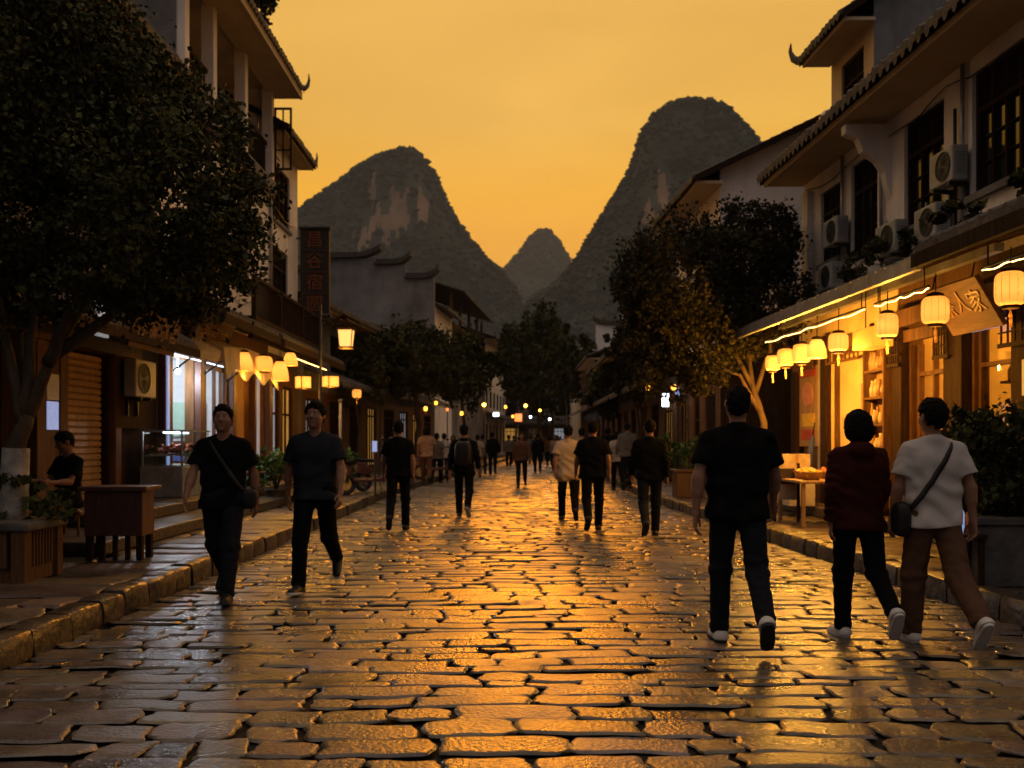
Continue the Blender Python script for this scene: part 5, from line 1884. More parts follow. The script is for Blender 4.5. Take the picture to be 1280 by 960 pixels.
for i, (x, y, Y, r, m, p_, col, lab) in enumerate(((605, 506, 47, .1, 'bulb_warm', 60, AMBER, 'amber lamp beside the pale end house wall'), (657, 507, 62, .12, 'bulb_warm', 60, AMBER, 'amber lamp over the middle of the crowd'),
                                                  (675, 513, 70, .1, 'bulb_warm', 40, AMBER, 'small amber lamp at the far end of the crowd'), (746, 502, 52, .08, 'bulb_warm', 50, WARM, 'amber lamp before the far white stepped gables'),
                                                  (687, 524, 66, .07, 'bulb', 20, WHITE, 'white lamp at the far end of the crowd'), (663, 521, 58, .06, 'bulb', 15, WHITE, 'white lamp beneath the amber lamp over the crowd'))):
    lamp_post(lab, x, y, Y, r, m, p_, col)
for x, y, Y, w, h, m, lab in ((648, 522, 58, .42, .45, 'bulb_red', 'square orange sign glowing above the far crowd'), (832, 500, 29.4, .2, .4, 'led_white', 'narrow white lit sign by the yellow curtained shop'),
                              (848, 490, 28.5, .28, .24, 'screen', 'small blue lit sign by the yellow curtained shop'), (620, 518, 50, .3, .2, 'led_white', 'small white lit sign near the pale end house'),
                              (468, 558, 21.4, .1, .24, 'screen', 'small blue lit panel standing above the scooters'), (559, 512, 42, .1, .12, 'bulb_red', 'tiny red lit sign on the dark shop row')):
    a = px(x, y, Y)
    root = thing('lit_sign', lab, 'sign', (a[0], Y, .165), 'small lit signs down the street')
    mb = MB()
    mb.box(a[0] - w / 2, a[0] + w / 2, Y, Y + .08, a[2] - h / 2, a[2] + h / 2)
    mb.build('panel', M[m], root)
    mb = MB()
    mb.tube([(a[0], Y + .1, .165), (a[0], Y + .1, a[2] + h / 2)], .025, 6)
    mb.build('pole', M['metal_dark'], root)
for i, (x, y, Y, lab) in enumerate(((632, 508, 47, 'amber bead lantern left of the lamp over the crowd'), (641, 520, 50, 'amber bead lantern close to the square orange sign'), (532, 510, 34, 'tiny amber lantern under the dark rounded tree'),
                                    (577, 516, 38, 'tiny amber lantern beside the tiny red sign'), (810, 484, 30, 'tiny amber lantern in the olive tree shade'), (842, 483, 26, 'tiny amber lantern over the pale lit door'), (545, 503, 39, 'tiny amber lantern in the dark beyond the rounded tree'))):
    a = px(x, y, Y)
    lantern((a[0], Y, a[2] - .1), .065, .15, lab, 'barrel', cord=.5, power=8, mats=M['bulb_warm'], group='tiny lanterns down the street', col=AMBER)

# ------------------------------------------------------------------ tables, stools, stalls, scooters
dk = thing('counter_desk', 'dark red boxy counter desk with open legs on the pavement', 'desk', (-4.1, 10.2, .168))
mb = MB()
mb.box(-4.46, -3.74, 9.82, 10.25, .88, .93)
mb.build('desk_top', M['wood_red'], dk, bevel=.01)
mb = MB()
mb.box(-4.4, -3.8, 9.87, 10.2, .42, .878)
mb.build('cabinet', M['wood_red'], dk, bevel=.008)
for x in (-4.39, -3.87):
    for y in (9.88, 10.13):
        mb = MB()
        mb.box(x, x + .06, y, y + .06, .168, .418)
        mb.build('leg', M['wood_dark'], dk)
for i in range(3):
    mb = MB()
    x = -4.26 + i * .13
    mb.box(x, x + .045, 9.92, 9.96, .168, .418)
    mb.build('leg', M['wood_dark'], dk)


def stool(label, x, y, w=.34, h=.42, m='wood', group='low stools on the pavement', z=.168):
    root = thing('stool', label, 'stool', (x, y, z), group)
    mb = MB()
    mb.box(x - w / 2, x + w / 2, y - w / 2, y + w / 2, z + h - .04, z + h)
    mb.build('seat', M[m], root, bevel=.008)
    for sx in (-1, 1):
        for sy in (-1, 1):
            mb = MB()
            a, b = x + sx * (w / 2 - .04), y + sy * (w / 2 - .04)
            mb.tube([(a + sx * .02, b + sy * .02, z), (a, b, z + h - .04)], .018, 6)
            mb.build('leg', M[m], root)
    return root


stool('low stool under the seated person behind the dark desk', -5.05, 11.0, .36, .43)
stool('low wooden stool left of the dark desk', -4.95, 9.95, .4, .5)


def table(label, x, y, w, d, h, m, z=.168, group='small tables outside the shops'):
    root = thing('table', label, 'table', (x, y, z), group)
    mb = MB()
    mb.box(x - w / 2, x + w / 2, y - d / 2, y + d / 2, z + h - .04, z + h)
    mb.build('table_top', M[m], root, bevel=.008)
    for sx in (-1, 1):
        for sy in (-1, 1):
            mb = MB()
            a, b = x + sx * (w / 2 - .06), y + sy * (d / 2 - .06)
            mb.box(a - .025, a + .025, b - .025, b + .025, z, z + h - .042)
            mb.build('leg', M[m], root)
    return root


table('brown wooden table beneath the ferny plants', -4.75, 19.4, 1.3, .8, .62, 'wood')
stool('stool in front of the brown wooden table', -4.2, 18.6)
stool('stool beside the food counter of the white shop', -5.0, 17.2, m='wood_red', z=.168)
pt = table('produce table heaped with yellow fruit outside the poster board', 4.55, 14.3, .9, 1.3, .66, 'wood_light')
for i, (x, y, m, lab) in enumerate(((4.35, 13.95, 'fruit', 'basket of yellow fruit at the near corner of the produce table'), (4.72, 13.95, 'fern', 'basket of green leaves on the produce table'), (4.4, 14.45, 'fruit', 'basket of yellow fruit in the middle of the produce table'),
                                    (4.72, 14.5, 'food', 'basket of reddish fruit on the produce table'), (4.55, 14.8, 'crate', 'basket of pale roots at the far end of the produce table'))):
    root = thing('basket', lab, 'basket', (x, y, .83), 'baskets of produce')
    mb = MB()
    mb.lathe((x, y, .83), [(.11, 0), (.16, .11), (.168, .12), (.15, .11), (.1, .02)], 16)
    mb.build('rim', M['wood_light'], root, True)
    rg = random.Random(i)
    mb = MB()
    for k in range(26):
        a, q = rg.uniform(0, 6.28), .12 * rg.random() ** .5
        mb.sphere((x + q * math.cos(a), y + q * math.sin(a), .9 + .09 * rg.random() * (1 - q / .2)), rg.uniform(.028, .042), 7)
    o = mb.build('produce', M[m], root, True)
    o['kind'] = 'stuff'
mb = MB()
for i in range(3):
    pass
for i, (x, y, z, w, h, m, lab) in enumerate(((4.75, 16.3, .34, .5, .45, 'crate', 'pale cardboard box at the bottom by the white banner'), (4.78, 16.35, .795, .46, .38, 'crate', 'pale cardboard box stacked on another by the white banner'), (4.7, 15.75, .34, .42, .5, 'white_cloth', 'white carton next to the stacked cardboard boxes'))):
    root = thing('carton', lab, 'box', (x, y, z), 'cartons by the white banner')
    mb = MB()
    mb.box(x - w / 2, x + w / 2, y - w / 2, y + w / 2, z, z + h)
    mb.build('box_body', M[m], root, bevel=.008)
    mb = MB()
    mb.box(x - .03, x + .03, y - w / 2 - .002, y + w / 2 + .002, z - .0, z + h + .002)
    mb.build('tape', M['wood_light'], root)
ms = thing('menu_stand', 'small standing menu board at the end of the stone step', 'sign', (4.15, 14.0, .168))
mb = MB()
for sx in (0, .36):
    mb.box(3.98 + sx, 4.02 + sx, 14.6, 14.64, .168, 1.06)
mb.build('frame', M['wood_dark'], ms)
mb = MB()
mb.box(4.025, 4.335, 14.605, 14.63, .5, 1.03)
mb.build('board', M['crate'], ms)
mb = MB()
mb.box(4.06, 4.3, 14.6, 14.604, .74, .98)
mb.build('picture', M['sign_dark'], ms)
# rubbish hanging point by the square planter
bt = thing('bottle', 'glowing blue plastic bottle on the small ledge by the big planter', 'bottle', (3.78, 8.1, .62))
mb = MB()
mb.lathe((3.78, 8.1, .62), [(.03, 0), (.035, .02), (.035, .17), (.014, .22), (.014, .25)], 12)
mb.build('body', M['screen'], bt, True)  # bottle's blue is emission from the panel material, not a lamp
cu_ = thing('cup', 'orange paper cup on the small ledge by the big planter', 'cup', (3.88, 8.12, .62))
mb = MB()
mb.lathe((3.88, 8.12, .62), [(.034, 0), (.046, .15), (.048, .155), (.04, .15)], 14)
mb.build('body', M['orange'], cu_, True)
le = thing('ledge_stool', 'small dark square stand beside the big planter', 'stand', (3.83, 8.12, .168))
mb = MB()
mb.box(3.7, 3.96, 7.98, 8.26, .58, .618)
mb.build('stand_top', M['wood_dark'], le, bevel=.006)
for sx in (3.72, 3.9):
    for sy in (8.0, 8.2):
        mb = MB()
        mb.box(sx, sx + .04, sy, sy + .04, .168, .578)
        mb.build('leg', M['wood_dark'], le)


def scooter(label, x, y, rz):
    root = thing('scooter', label, 'scooter', (0, 0, 0), 'parked scooters')
    wheels = []
    for wy in (.0, 1.25):
        mb = MB()
        pts = [(0, wy + .2 * math.cos(t * math.pi / 12), .25 + .2 * math.sin(t * math.pi / 12)) for t in range(25)]
        mb.tube(pts, .052, 8, cap=False)
        o = mb.build('wheel', M['rubber'], root, True)
        mb = MB()
        mb.tube([(-.03, wy, .25), (.03, wy, .25)], .14, 16)
        mb.build('rim', M['chrome'], o)
    mb = MB()
    mb.add(*loft([[(-.13, .15, .42), (.13, .15, .42), (.13, .1, .62), (-.13, .1, .62)], [(-.17, .0, .4), (.17, 0, .4), (.15, -.05, .7), (-.15, -.05, .7)], [(-.15, -.3, .45), (.15, -.3, .45), (.1, -.32, .72), (-.1, -.32, .72)]]))
    mb.box(-.15, .15, .14, .85, .3, .38)
    mb.add(*loft([[(-.17, .82, .3), (.17, .82, .3), (.17, .88, .3), (-.17, .88, .3)], [(-.2, .95, .62), (.2, .95, .62), (.2, 1.0, .62), (-.2, 1.0, .62)], [(-.11, 1.02, .98), (.11, 1.02, .98), (.11, 1.08, .96), (-.11, 1.08, .96)]]))
    mb.add(*loft([[(-.07, 1.02, .46), (.07, 1.02, .46), (.07, 1.02, .5), (-.07, 1.02, .5)], [(-.07, 1.28, .5), (.07, 1.28, .5), (.07, 1.28, .53), (-.07, 1.28, .53)], [(-.05, 1.5, .36), (.05, 1.5, .36), (.05, 1.51, .38), (-.05, 1.51, .38)]]))
    mb.build('body', M['paint_red'], root, True, bevel=.01)
    mb = MB()
    mb.add(*loft([[(-.13, .22, .7), (.13, .22, .7), (.12, .22, .78), (-.12, .22, .78)], [(-.14, -.1, .72), (.14, -.1, .72), (.13, -.1, .8), (-.13, -.1, .8)], [(-.11, -.4, .74), (.11, -.4, .74), (.1, -.4, .84), (-.1, -.4, .84)]]))
    mb.build('seat', M['leather'], root, True)
    mb = MB()
    mb.tube([(0, 1.24, .3), (0, 1.08, .98)], .028, 8)
    mb.tube([(-.33, .95, 1.03), (-.12, 1.06, 1.02), (.12, 1.06, 1.02), (.33, .95, 1.03)], .018, 8)
    mb.build('handlebar', M['metal_dark'], root, True)
    for sx in (-1, 1):
        mb = MB()
        mb.tube([(sx * .22, 1.0, 1.03), (sx * .28, .99, 1.24)], .008, 5)
        mb.sphere((sx * .3, .99, 1.27), .06, 8, sz=.7)
        mb.build('mirror', M['metal_dark'], root, True)
    mb = MB()
    mb.sphere((0, 1.12, .9), .08, 12)
    mb.build('headlight', M['chrome'], root, True)
    mb = MB()
    mb.tube([(.05, .4, .28), (.16, .45, .168 - .168)], .012, 5)
    mb.build('stand', M['metal_dark'], root)
    root.location = (x, y, .175)
    root.rotation_euler = (0, 0, rz)
    return root


def loft(rings):
    n = len(rings[0])
    vs = [p for r in rings for p in r]
    fs = [tuple(range(n))[::-1], tuple((len(rings) - 1) * n + k for k in range(n))]
    for i in range(len(rings) - 1):
        for k in range(n):
            fs.append((i * n + k, i * n + (k + 1) % n, (i + 1) * n + (k + 1) % n, (i + 1) * n + k))
    return vs, fs


sc = scooter('dark scooter parked at the kerb behind the slate shirted man', -3.75, 21.6, R(-62))
copy_tree(sc, (-3.6, 23.2, .175), R(-50), 'second dark scooter parked farther along the same kerb')
copy_tree(sc, (-2.9, 30.2, .175), R(-70), 'scooter parked near the strolling group by the dark shops')
# ------------------------------------------------------------------ people: signed distance bodies turned into meshes
def surface_nets(f, org, h):
    s = f < 0
    nx, ny, nz = f.shape
    c = [(i, j, k) for i in (0, 1) for j in (0, 1) for k in (0, 1)]
    cut = lambda A, d: A[d[0]:nx - 1 + d[0], d[1]:ny - 1 + d[1], d[2]:nz - 1 + d[2]]
    cnt = sum(cut(s, d).astype(np.int8) for d in c)
    mask = (cnt > 0) & (cnt < 8)
    I, J, K = np.nonzero(mask)
    idx = np.full(mask.shape, -1, np.int32)
    idx[I, J, K] = np.arange(len(I))
    acc = np.zeros((len(I), 3))
    num = np.zeros(len(I))
    for a in c:
        for ax in range(3):
            if a[ax]:
                continue
            b = list(a)
            b[ax] = 1
            fa = f[I + a[0], J + a[1], K + a[2]]
            fb = f[I + b[0], J + b[1], K + b[2]]
            x = (fa < 0) != (fb < 0)
            t = np.where(x, fa / np.where(x, fa - fb, 1), 0)
            p = np.tile(np.array(a, float), (len(I), 1))
            p[:, ax] += t
            acc += p * x[:, None]
            num += x
    V = (np.stack([I, J, K], 1) + acc / num[:, None]) * h + org
    F = []
    for ax in range(3):
        o1, o2 = [(1, 2), (2, 0), (0, 1)][ax]
        sl0 = [slice(None)] * 3
        sl1 = [slice(None)] * 3
        sl0[ax], sl1[ax] = slice(0, -1), slice(1, None)
        e = s[tuple(sl0)] != s[tuple(sl1)]
        E = np.stack(np.nonzero(e), 1)
        ok = (E[:, o1] > 0) & (E[:, o2] > 0) & (E[:, o1] < f.shape[o1] - 1) & (E[:, o2] < f.shape[o2] - 1)
        E = E[ok]
        if not len(E):
            continue
        q = []
        for d1, d2 in ((1, 1), (0, 1), (0, 0), (1, 0)):
            G = E.copy()
            G[:, o1] -= d1
            G[:, o2] -= d2
            q.append(idx[G[:, 0], G[:, 1], G[:, 2]])
        q = np.stack(q, 1)
        inside = s[E[:, 0], E[:, 1], E[:, 2]]
        q[~inside] = q[~inside][:, ::-1]
        F.append(q)
    F = np.concatenate(F)
    return V, F[(F >= 0).all(1)]


def polygonise(sdf, lo, hi, h):
    lo, hi = np.array(lo, float), np.array(hi, float)
    B = 6
    nb = np.ceil((hi - lo) / (h * B)).astype(int)
    n = nb * B + 1
    ax = [lo[i] + (np.arange(nb[i]) + .5) * h * B for i in range(3)]
    P = np.stack(np.meshgrid(*ax, indexing='ij'), -1).reshape(-1, 3)
    d = sdf(P).reshape(nb)
    rad = h * B * .87 * 1.5 + .004
    full = np.where(np.repeat(np.repeat(np.repeat(d, B, 0), B, 1), B, 2) < 0, -1.0, 1.0).astype(np.float32)
    f = np.ones(n, np.float32)
    f[:-1, :-1, :-1] = full
    act = np.argwhere(np.abs(d) < rad)
    loc = np.stack(np.meshgrid(*[np.arange(B + 1)] * 3, indexing='ij'), -1).reshape(-1, 3)
    G = (act[:, None, :] * B + loc[None]).reshape(-1, 3)
    key = np.unique((G[:, 0] * n[1] + G[:, 1]) * n[2] + G[:, 2])
    G = np.stack([key // (n[1] * n[2]), key // n[2] % n[1], key % n[2]], 1)
    val = np.concatenate([sdf(lo + G[i:i + 200000] * h) for i in range(0, len(G), 200000)])
    f[G[:, 0], G[:, 1], G[:, 2]] = val
    return surface_nets(f, lo, h)


def nrm(v):
    return np.sqrt((v * v).sum(-1))


def cap(P, a, b, ra, rb=None):
    a, b = np.asarray(a, float), np.asarray(b, float)
    rb = ra if rb is None else rb
    ba = b - a
    t = np.clip(((P - a) @ ba) / max(1e-9, ba @ ba), 0, 1)
    return nrm(P - a - t[:, None] * ba) - (ra + (rb - ra) * t)


def ell(P, c, r):
    r = np.asarray(r, float)
    q = (P - np.asarray(c, float)) / r
    k0 = nrm(q)
    k1 = nrm(q / r)
    return k0 * (k0 - 1) / np.maximum(k1, 1e-6)


def smin(a, b, k):
    h = np.maximum(k - np.abs(a - b), 0) / k
    return np.minimum(a, b) - h * h * k * .25


def smax(a, b, k):
    return -smin(-a, -b, k)


def unit(v):
    v = np.asarray(v, float)
    return v / np.linalg.norm(v)


class Pose:
    """Joints of a 1.75 m figure facing +Y; x > 0 is its right-hand side."""

    def __init__(s, legs=((18, 6), (-16, 30)), arms=((-18, 12, 9), (20, 18, 9)), head=(0, 0), seat=False, foot=(0, -40), slim=1.0, sh=1.0, spread=.0):
        s.slim, s.sh = slim, sh
        s.leg, s.arm = [], []
        low = 9
        for i, sx in enumerate((-1, 1)):
            a, b = R(legs[i][0]), R(legs[i][1])
            hip = np.array([sx * .092, 0, .92])
            t = unit((sx * (.03 + spread), math.sin(a), -math.cos(a)))
            knee = hip + t * .425
            u = unit((-sx * .012, math.sin(a - b), -math.cos(a - b)))
            ank = knee + u * .41
            p = R(foot[i])
            fd = unit((sx * .12, math.cos(p), math.sin(p)))
            fu = unit(np.array([0, -math.sin(p), math.cos(p)]))
            s.leg.append((hip, knee, ank, fd, fu))
            low = min(low, (ank - fu * .085 - fd * .05)[2], (ank - fu * .085 + fd * .17)[2])
        s.dz = -low
        up = np.array([0, 0, s.dz])
        s.leg = [(h + up, k + up, a + up, fd, fu) for h, k, a, fd, fu in s.leg]
        for i, sx in enumerate((-1, 1)):
            a, e, ab = R(arms[i][0]), R(arms[i][1]), R(arms[i][2])
            sho = np.array([sx * .178 * sh, -.005, 1.415]) + up
            u = unit((sx * math.sin(ab), math.sin(a) * math.cos(ab), -math.cos(a) * math.cos(ab)))
            elb = sho + u * .285
            ab2 = ab * .25
            v = unit((sx * math.sin(ab2), math.sin(a + e), -math.cos(a + e)))
            wri = elb + v * .245
            s.arm.append((sho, elb, wri, u, v, sx))
        yaw, pit = R(head[0]), R(head[1])
        s.hc = np.array([0, .01, 1.55]) + up
        s.hr = np.array(Matrix.Rotation(yaw, 3, 'Z') @ Matrix.Rotation(pit, 3, 'X'))
        s.up = up

    def head(s, P):
        return (P - s.hc) @ s.hr + (s.hc - s.up)

    def torso_q(s, P, k):
        return (P - s.up) * np.array([1 / s.slim, k, 1])


def hand_sdf(P, arm):
    sho, elb, W, u, f, sx = arm
    n = unit(np.array([-sx * .9, -.25, 0]) - f * (np.array([-sx * .9, -.25, 0]) @ f))
    t = np.cross(n, f) * (-sx)
    t = t if t[1] > 0 else -t
    d = np.full(len(P), 9.0)
    offs, lens = (.029, .0098, -.0098, -.028), (.066, .074, .068, .052)
    palm = np.full(len(P), 9.0)
    for i in range(4):
        palm = smin(palm, cap(P, W + t * offs[i] * .55, W + f * (.088 - .006 * abs(i - 1)) + t * offs[i], .0135, .0115), .014)
    d = palm
    for i in range(4):
        p = W + f * (.088 - .006 * abs(i - 1)) + t * offs[i]
        ang = .25 + .06 * i
        fin = np.full(len(P), 9.0)
        for k, fr in enumerate((.45, .3, .25)):
            v = unit(f * math.cos(ang) + n * math.sin(ang) + t * offs[i] * 4.5)
            q = p + v * lens[i] * fr
            fin = np.minimum(fin, cap(P, p, q, .0088 - .0006 * k, .0082 - .0006 * k))
            p = q
            ang += .42
        d = smin(d, fin, .004)
    a = W + f * .022 + t * .022 + n * .005
    b = a + unit(f * .7 + t * .62 + n * .3) * .042
    c = b + unit(f * .95 + t * .18 + n * .25) * .034
    d = smin(d, np.minimum(cap(P, a, b, .0125, .0105), cap(P, b, c, .0105, .0088)), .006)
    return d


def make_body_sdf(po):
    up = po.up

    def torso(P):
        Q = po.torso_q(P, 1.45)
        d = cap(Q, (-.075, 0, 1.31), (.075, 0, 1.31), .12)
        d = smin(d, cap(Q, (-.11 * po.sh, 0, 1.385), (.11 * po.sh, 0, 1.385), .062), .06)
        d = smin(d, cap(Q, (-.045, 0, 1.12), (.045, 0, 1.12), .112), .08)
        d = smin(d, cap(Q, (-.06, 0, .95), (.06, 0, .95), .118), .08)
        return d * .75

    def f(P):
        d = torso(P)
        for h, k, a, fd, fu in po.leg:
            l = smin(cap(P, h, k, .082, .05), cap(P, k, a, .049, .034), .025)
            u = unit(a - k)
            bk_ = -unit(np.cross((1, 0, 0), u))
            l = smin(l, cap(P, k + u * .08 + bk_ * .016, k + u * .19 + bk_ * .014, .04, .033), .03)
            l = smin(l, smin(cap(P, a - fu * .03 - fd * .025, a - fu * .045 + fd * .09, .03, .025), cap(P, a - fu * .045 + fd * .08, a - fu * .05 + fd * .13, .025, .016), .02), .03)
            d = smin(d, l, .04)
        for arm in po.arm:
            s, e, w, u, v, sx = arm
            l = smin(cap(P, s - np.array([0, 0, .022]), e, .045, .037), cap(P, e, w, .039, .0255), .015)
            l = smin(l, cap(P, e + v * .03, e + v * .1, .036, .034), .03)
            near = nrm(P - (w + v * .09)) < .17
            if near.any():
                hd = hand_sdf(P[near], arm)
                l[near] = smin(l[near], hd, .012)
            d = smin(d, l, .03)
        d = smin(d, cap(P, up + (0, -.012, 1.43), up + (0, .012, 1.58), .056, .053), .035)
        near = P[:, 2] > up[2] + 1.42
        if near.any():
            H = po.head(P[near])
            hd = ell(H, (0, .008, 1.648), (.076, .098, .104))
            hd = smin(hd, ell(H, (0, .04, 1.588), (.056, .062, .066)), .045)
            hd = smin(hd, cap(H, (-.03, .088, 1.672), (.03, .088, 1.672), .012), .018)
            for sx in (-1, 1):
                hd = smax(hd, -ell(H, (sx * .031, .112, 1.65), (.02, .017, .013)), .012)
                hd = smin(hd, ell(H, (sx * .079, -.002, 1.635), (.011, .024, .033)), .01)
                hd = smin(hd, ell(H, (sx * .042, .072, 1.615), (.022, .022, .022)), .02)
            hd = smin(hd, cap(H, (0, .1, 1.655), (0, .122, 1.618), .009, .0145), .014)
            hd = smin(hd, cap(H, (-.018, .096, 1.581), (.018, .096, 1.581), .0065), .008)
            hd = smin(hd, cap(H, (-.016, .094, 1.569), (.016, .094, 1.569), .007), .006)
            hd = smin(hd, ell(H, (0, .085, 1.54), (.022, .018, .018)), .02)
            d[near] = smin(d[near], hd, .025)
        return d
    return f, torso


def wrinkle(P, a, f, seed):
    x, y, z = P[:, 0] * f, P[:, 1] * f, P[:, 2] * f
    return 1.35 * a * (np.sin(2.1 * x + 1.7 * z + seed + 1.3 * np.sin(1.1 * y + 2 * z)) * np.sin(2.7 * z - 1.1 * x + seed * 2 + 1.2 * np.sin(2.2 * x)) + .5 * np.sin(4.6 * z + 3 * x + 2 * np.sin(3 * y + seed)))


def make_shirt_sdf(po, long=False, hem=.86, loose=1.0, seed=0, hood=False):
    up = po.up

    def f(P):
        Q = po.torso_q(P, 1.36)
        g = loose
        Q2 = po.torso_q(P, 1.14)
        d = cap(Q, (-.075, 0, 1.30), (.075, 0, 1.30), .138 * g)
        d = smin(d, cap(Q, (-.125 * po.sh, 0, 1.385), (.125 * po.sh, 0, 1.385), .076), .06)
        d = smin(d, cap(Q, (0, -.05, 1.36), (0, -.046, 1.462), .062), .03)
        for sx in (-1, 1):
            d = smin(d, cap(Q, (sx * .03, -.01, 1.455), (sx * .15 * po.sh, -.01, 1.4), .058, .055), .04)
        d = smin(d, cap(Q, (-.062, 0, 1.1), (.062, 0, 1.1), .137 * g), .1)
        d = smin(d, cap(Q2, (-.068, 0, .86), (.068, 0, .86), .141 * g), .12)
        d = d * .8
        if hood:
            d = smin(d, ell(P - up, (0, -.075, 1.45), (.105, .075, .075)), .04)
        z = P[:, 2] - up[2]
        d = d + wrinkle(P, .0045, 9, seed) * np.clip((1.42 - z) * 4, .1, 1)
        d = smax(d, up[2] + hem + .012 * np.sin(P[:, 0] * 9 + seed) - P[:, 2], .008)
        for s, e, w, u, v, sx in po.arm:
            if long:
                q = w - v * .012
                l = smin(cap(P, s - np.array([0, 0, .018]), e, .062 * g, .06 * g), cap(P, e, q, .06 * g, .046 * g), .02)
                l = l + wrinkle(P, .005, 16, seed + 1)
                l = smax(l, (P - q) @ v, .006)
            else:
                q = s + u * .2
                s_ = s - np.array([0, 0, .02])
                l = cap(P, s_, s + u * .26, .06, .08 * g)
                l = l + wrinkle(P, .003, 14, seed + 1)
                l = smax(l, (P - q) @ u, .006)
            d = smin(d, l, .035)
        neck = nrm((P - up - np.array([0, .04, 1.535])) * np.array([1, .85, 1])) - (.078 if not hood else .066)
        return smax(d, -neck, .006)
    return f


def make_trouser_sdf(po, width=1.0, seed=0, short=0.0):
    up = po.up

    def f(P):
        Q = po.torso_q(P, 1.36)
        d = cap(Q, (-.068, 0, .93), (.068, 0, .93), .128) * .8
        d = smin(d, cap(Q, (-.06, 0, 1.02), (.06, 0, 1.02), .118) * .8, .05)
        for h, k, a, fd, fu in po.leg:
            ax = unit(a - k)
            q = a + ax * (.022 - short)
            l = smin(cap(P, h, k, .097, .074 * width), cap(P, k, q + ax * .05, .073 * width, .06 * width), .03)
            dist = np.minimum(nrm(P - k), nrm(P - q) * 1.2)
            l = l + wrinkle(P, .005, 13, seed) * np.clip(1.3 - dist * 5, .25, 1)
            l = smax(l, (P - q) @ ax, .006)
            d = smin(d, l, .03)
        return smax(d, P[:, 2] - up[2] - 1.04, .008)
    return f


def make_hair_sdf(po, style='short', seed=0):
    def f(P):
        H = po.head(P)
        n = wrinkle(H, .0035, 55, seed) + wrinkle(H, .003, 24, seed + 2)
        if style == 'bob':
            d = smin(ell(H, (0, -.004, 1.662), (.1, .118, .108)), ell(H, (0, -.022, 1.585), (.108, .1, .085)), .05) + n * .6
            d = smax(d, 1.515 + .008 * np.sin(H[:, 0] * 60) - H[:, 2], .008)
            return smax(d, np.minimum(H[:, 1] - .05, np.minimum(1.7 - H[:, 2], .068 - np.abs(H[:, 0]))), .012)
        g = {'short': .002, 'full': .008, 'crop': -.003}[style]
        core = smin(ell(H, (0, .008, 1.648), (.076, .098, .104)), cap(H, (0, -.012, 1.43), (0, .012, 1.58), .056, .053), .05)
        top = ell(H, (0, .004, 1.662 + g * .5), (.088 + g, .11 + g, .106 + g))
        d = np.minimum(top, core - .011 - g * .3) + n
        face = .95 * H[:, 1] - (H[:, 2] - 1.632) - .02 + wrinkle(H, .008, 30, seed) + .007 * np.sin(H[:, 0] * 120 + seed) + .16 * H[:, 0] * (1 if seed % 2 else -1) - .7 * np.maximum(np.abs(H[:, 0]) - .05, 0)
        d = d + np.clip((face + .035) / .035, 0, 1) * .009
        d = smax(d, face, .008)
        d = smax(d, 1.553 + .004 * np.sin(H[:, 0] * 70) - H[:, 2], .008)
        ear = np.maximum(np.abs(np.abs(H[:, 0]) - .085) - .022, np.maximum(np.abs(H[:, 1] + .0) - .024, np.abs(H[:, 2] - 1.628) - .036))
        return smax(d, -ear, .006)
    return f


def make_shoe_sdf(leg, sole=False):
    h, k, a, fd, fu = leg
    fs = np.cross(fd, fu)
    heel = a - fu * .085 - fd * .045
    toe = a - fu * .085 + fd * .165

    def f(P):
        q = P - heel
        y, z, x = q @ fd, q @ fu, q @ fs
        L = .21
        if sole:
            t = np.clip(y / L, 0, 1)
            d2 = np.sqrt(x ** 2 + (y - t * L) ** 2) - (.038 + .009 * np.sin(t * 2.6))
            return smax(d2, np.abs(z - .0125) - .0125, .006)
        d = smin(cap(P, heel + fu * .03, toe + fu * .022, .041, .038), cap(P, heel + fu * .035 + fd * .01, a + fu * .01, .044, .043), .04)
        d = smin(d, cap(P, a - fu * .03 + fd * .02, toe - fd * .05 + fu * .025, .045, .036), .03)
        return smax(smax(d, .02 - z, .004), (P - a - fu * .03) @ fu, .004)
    return f


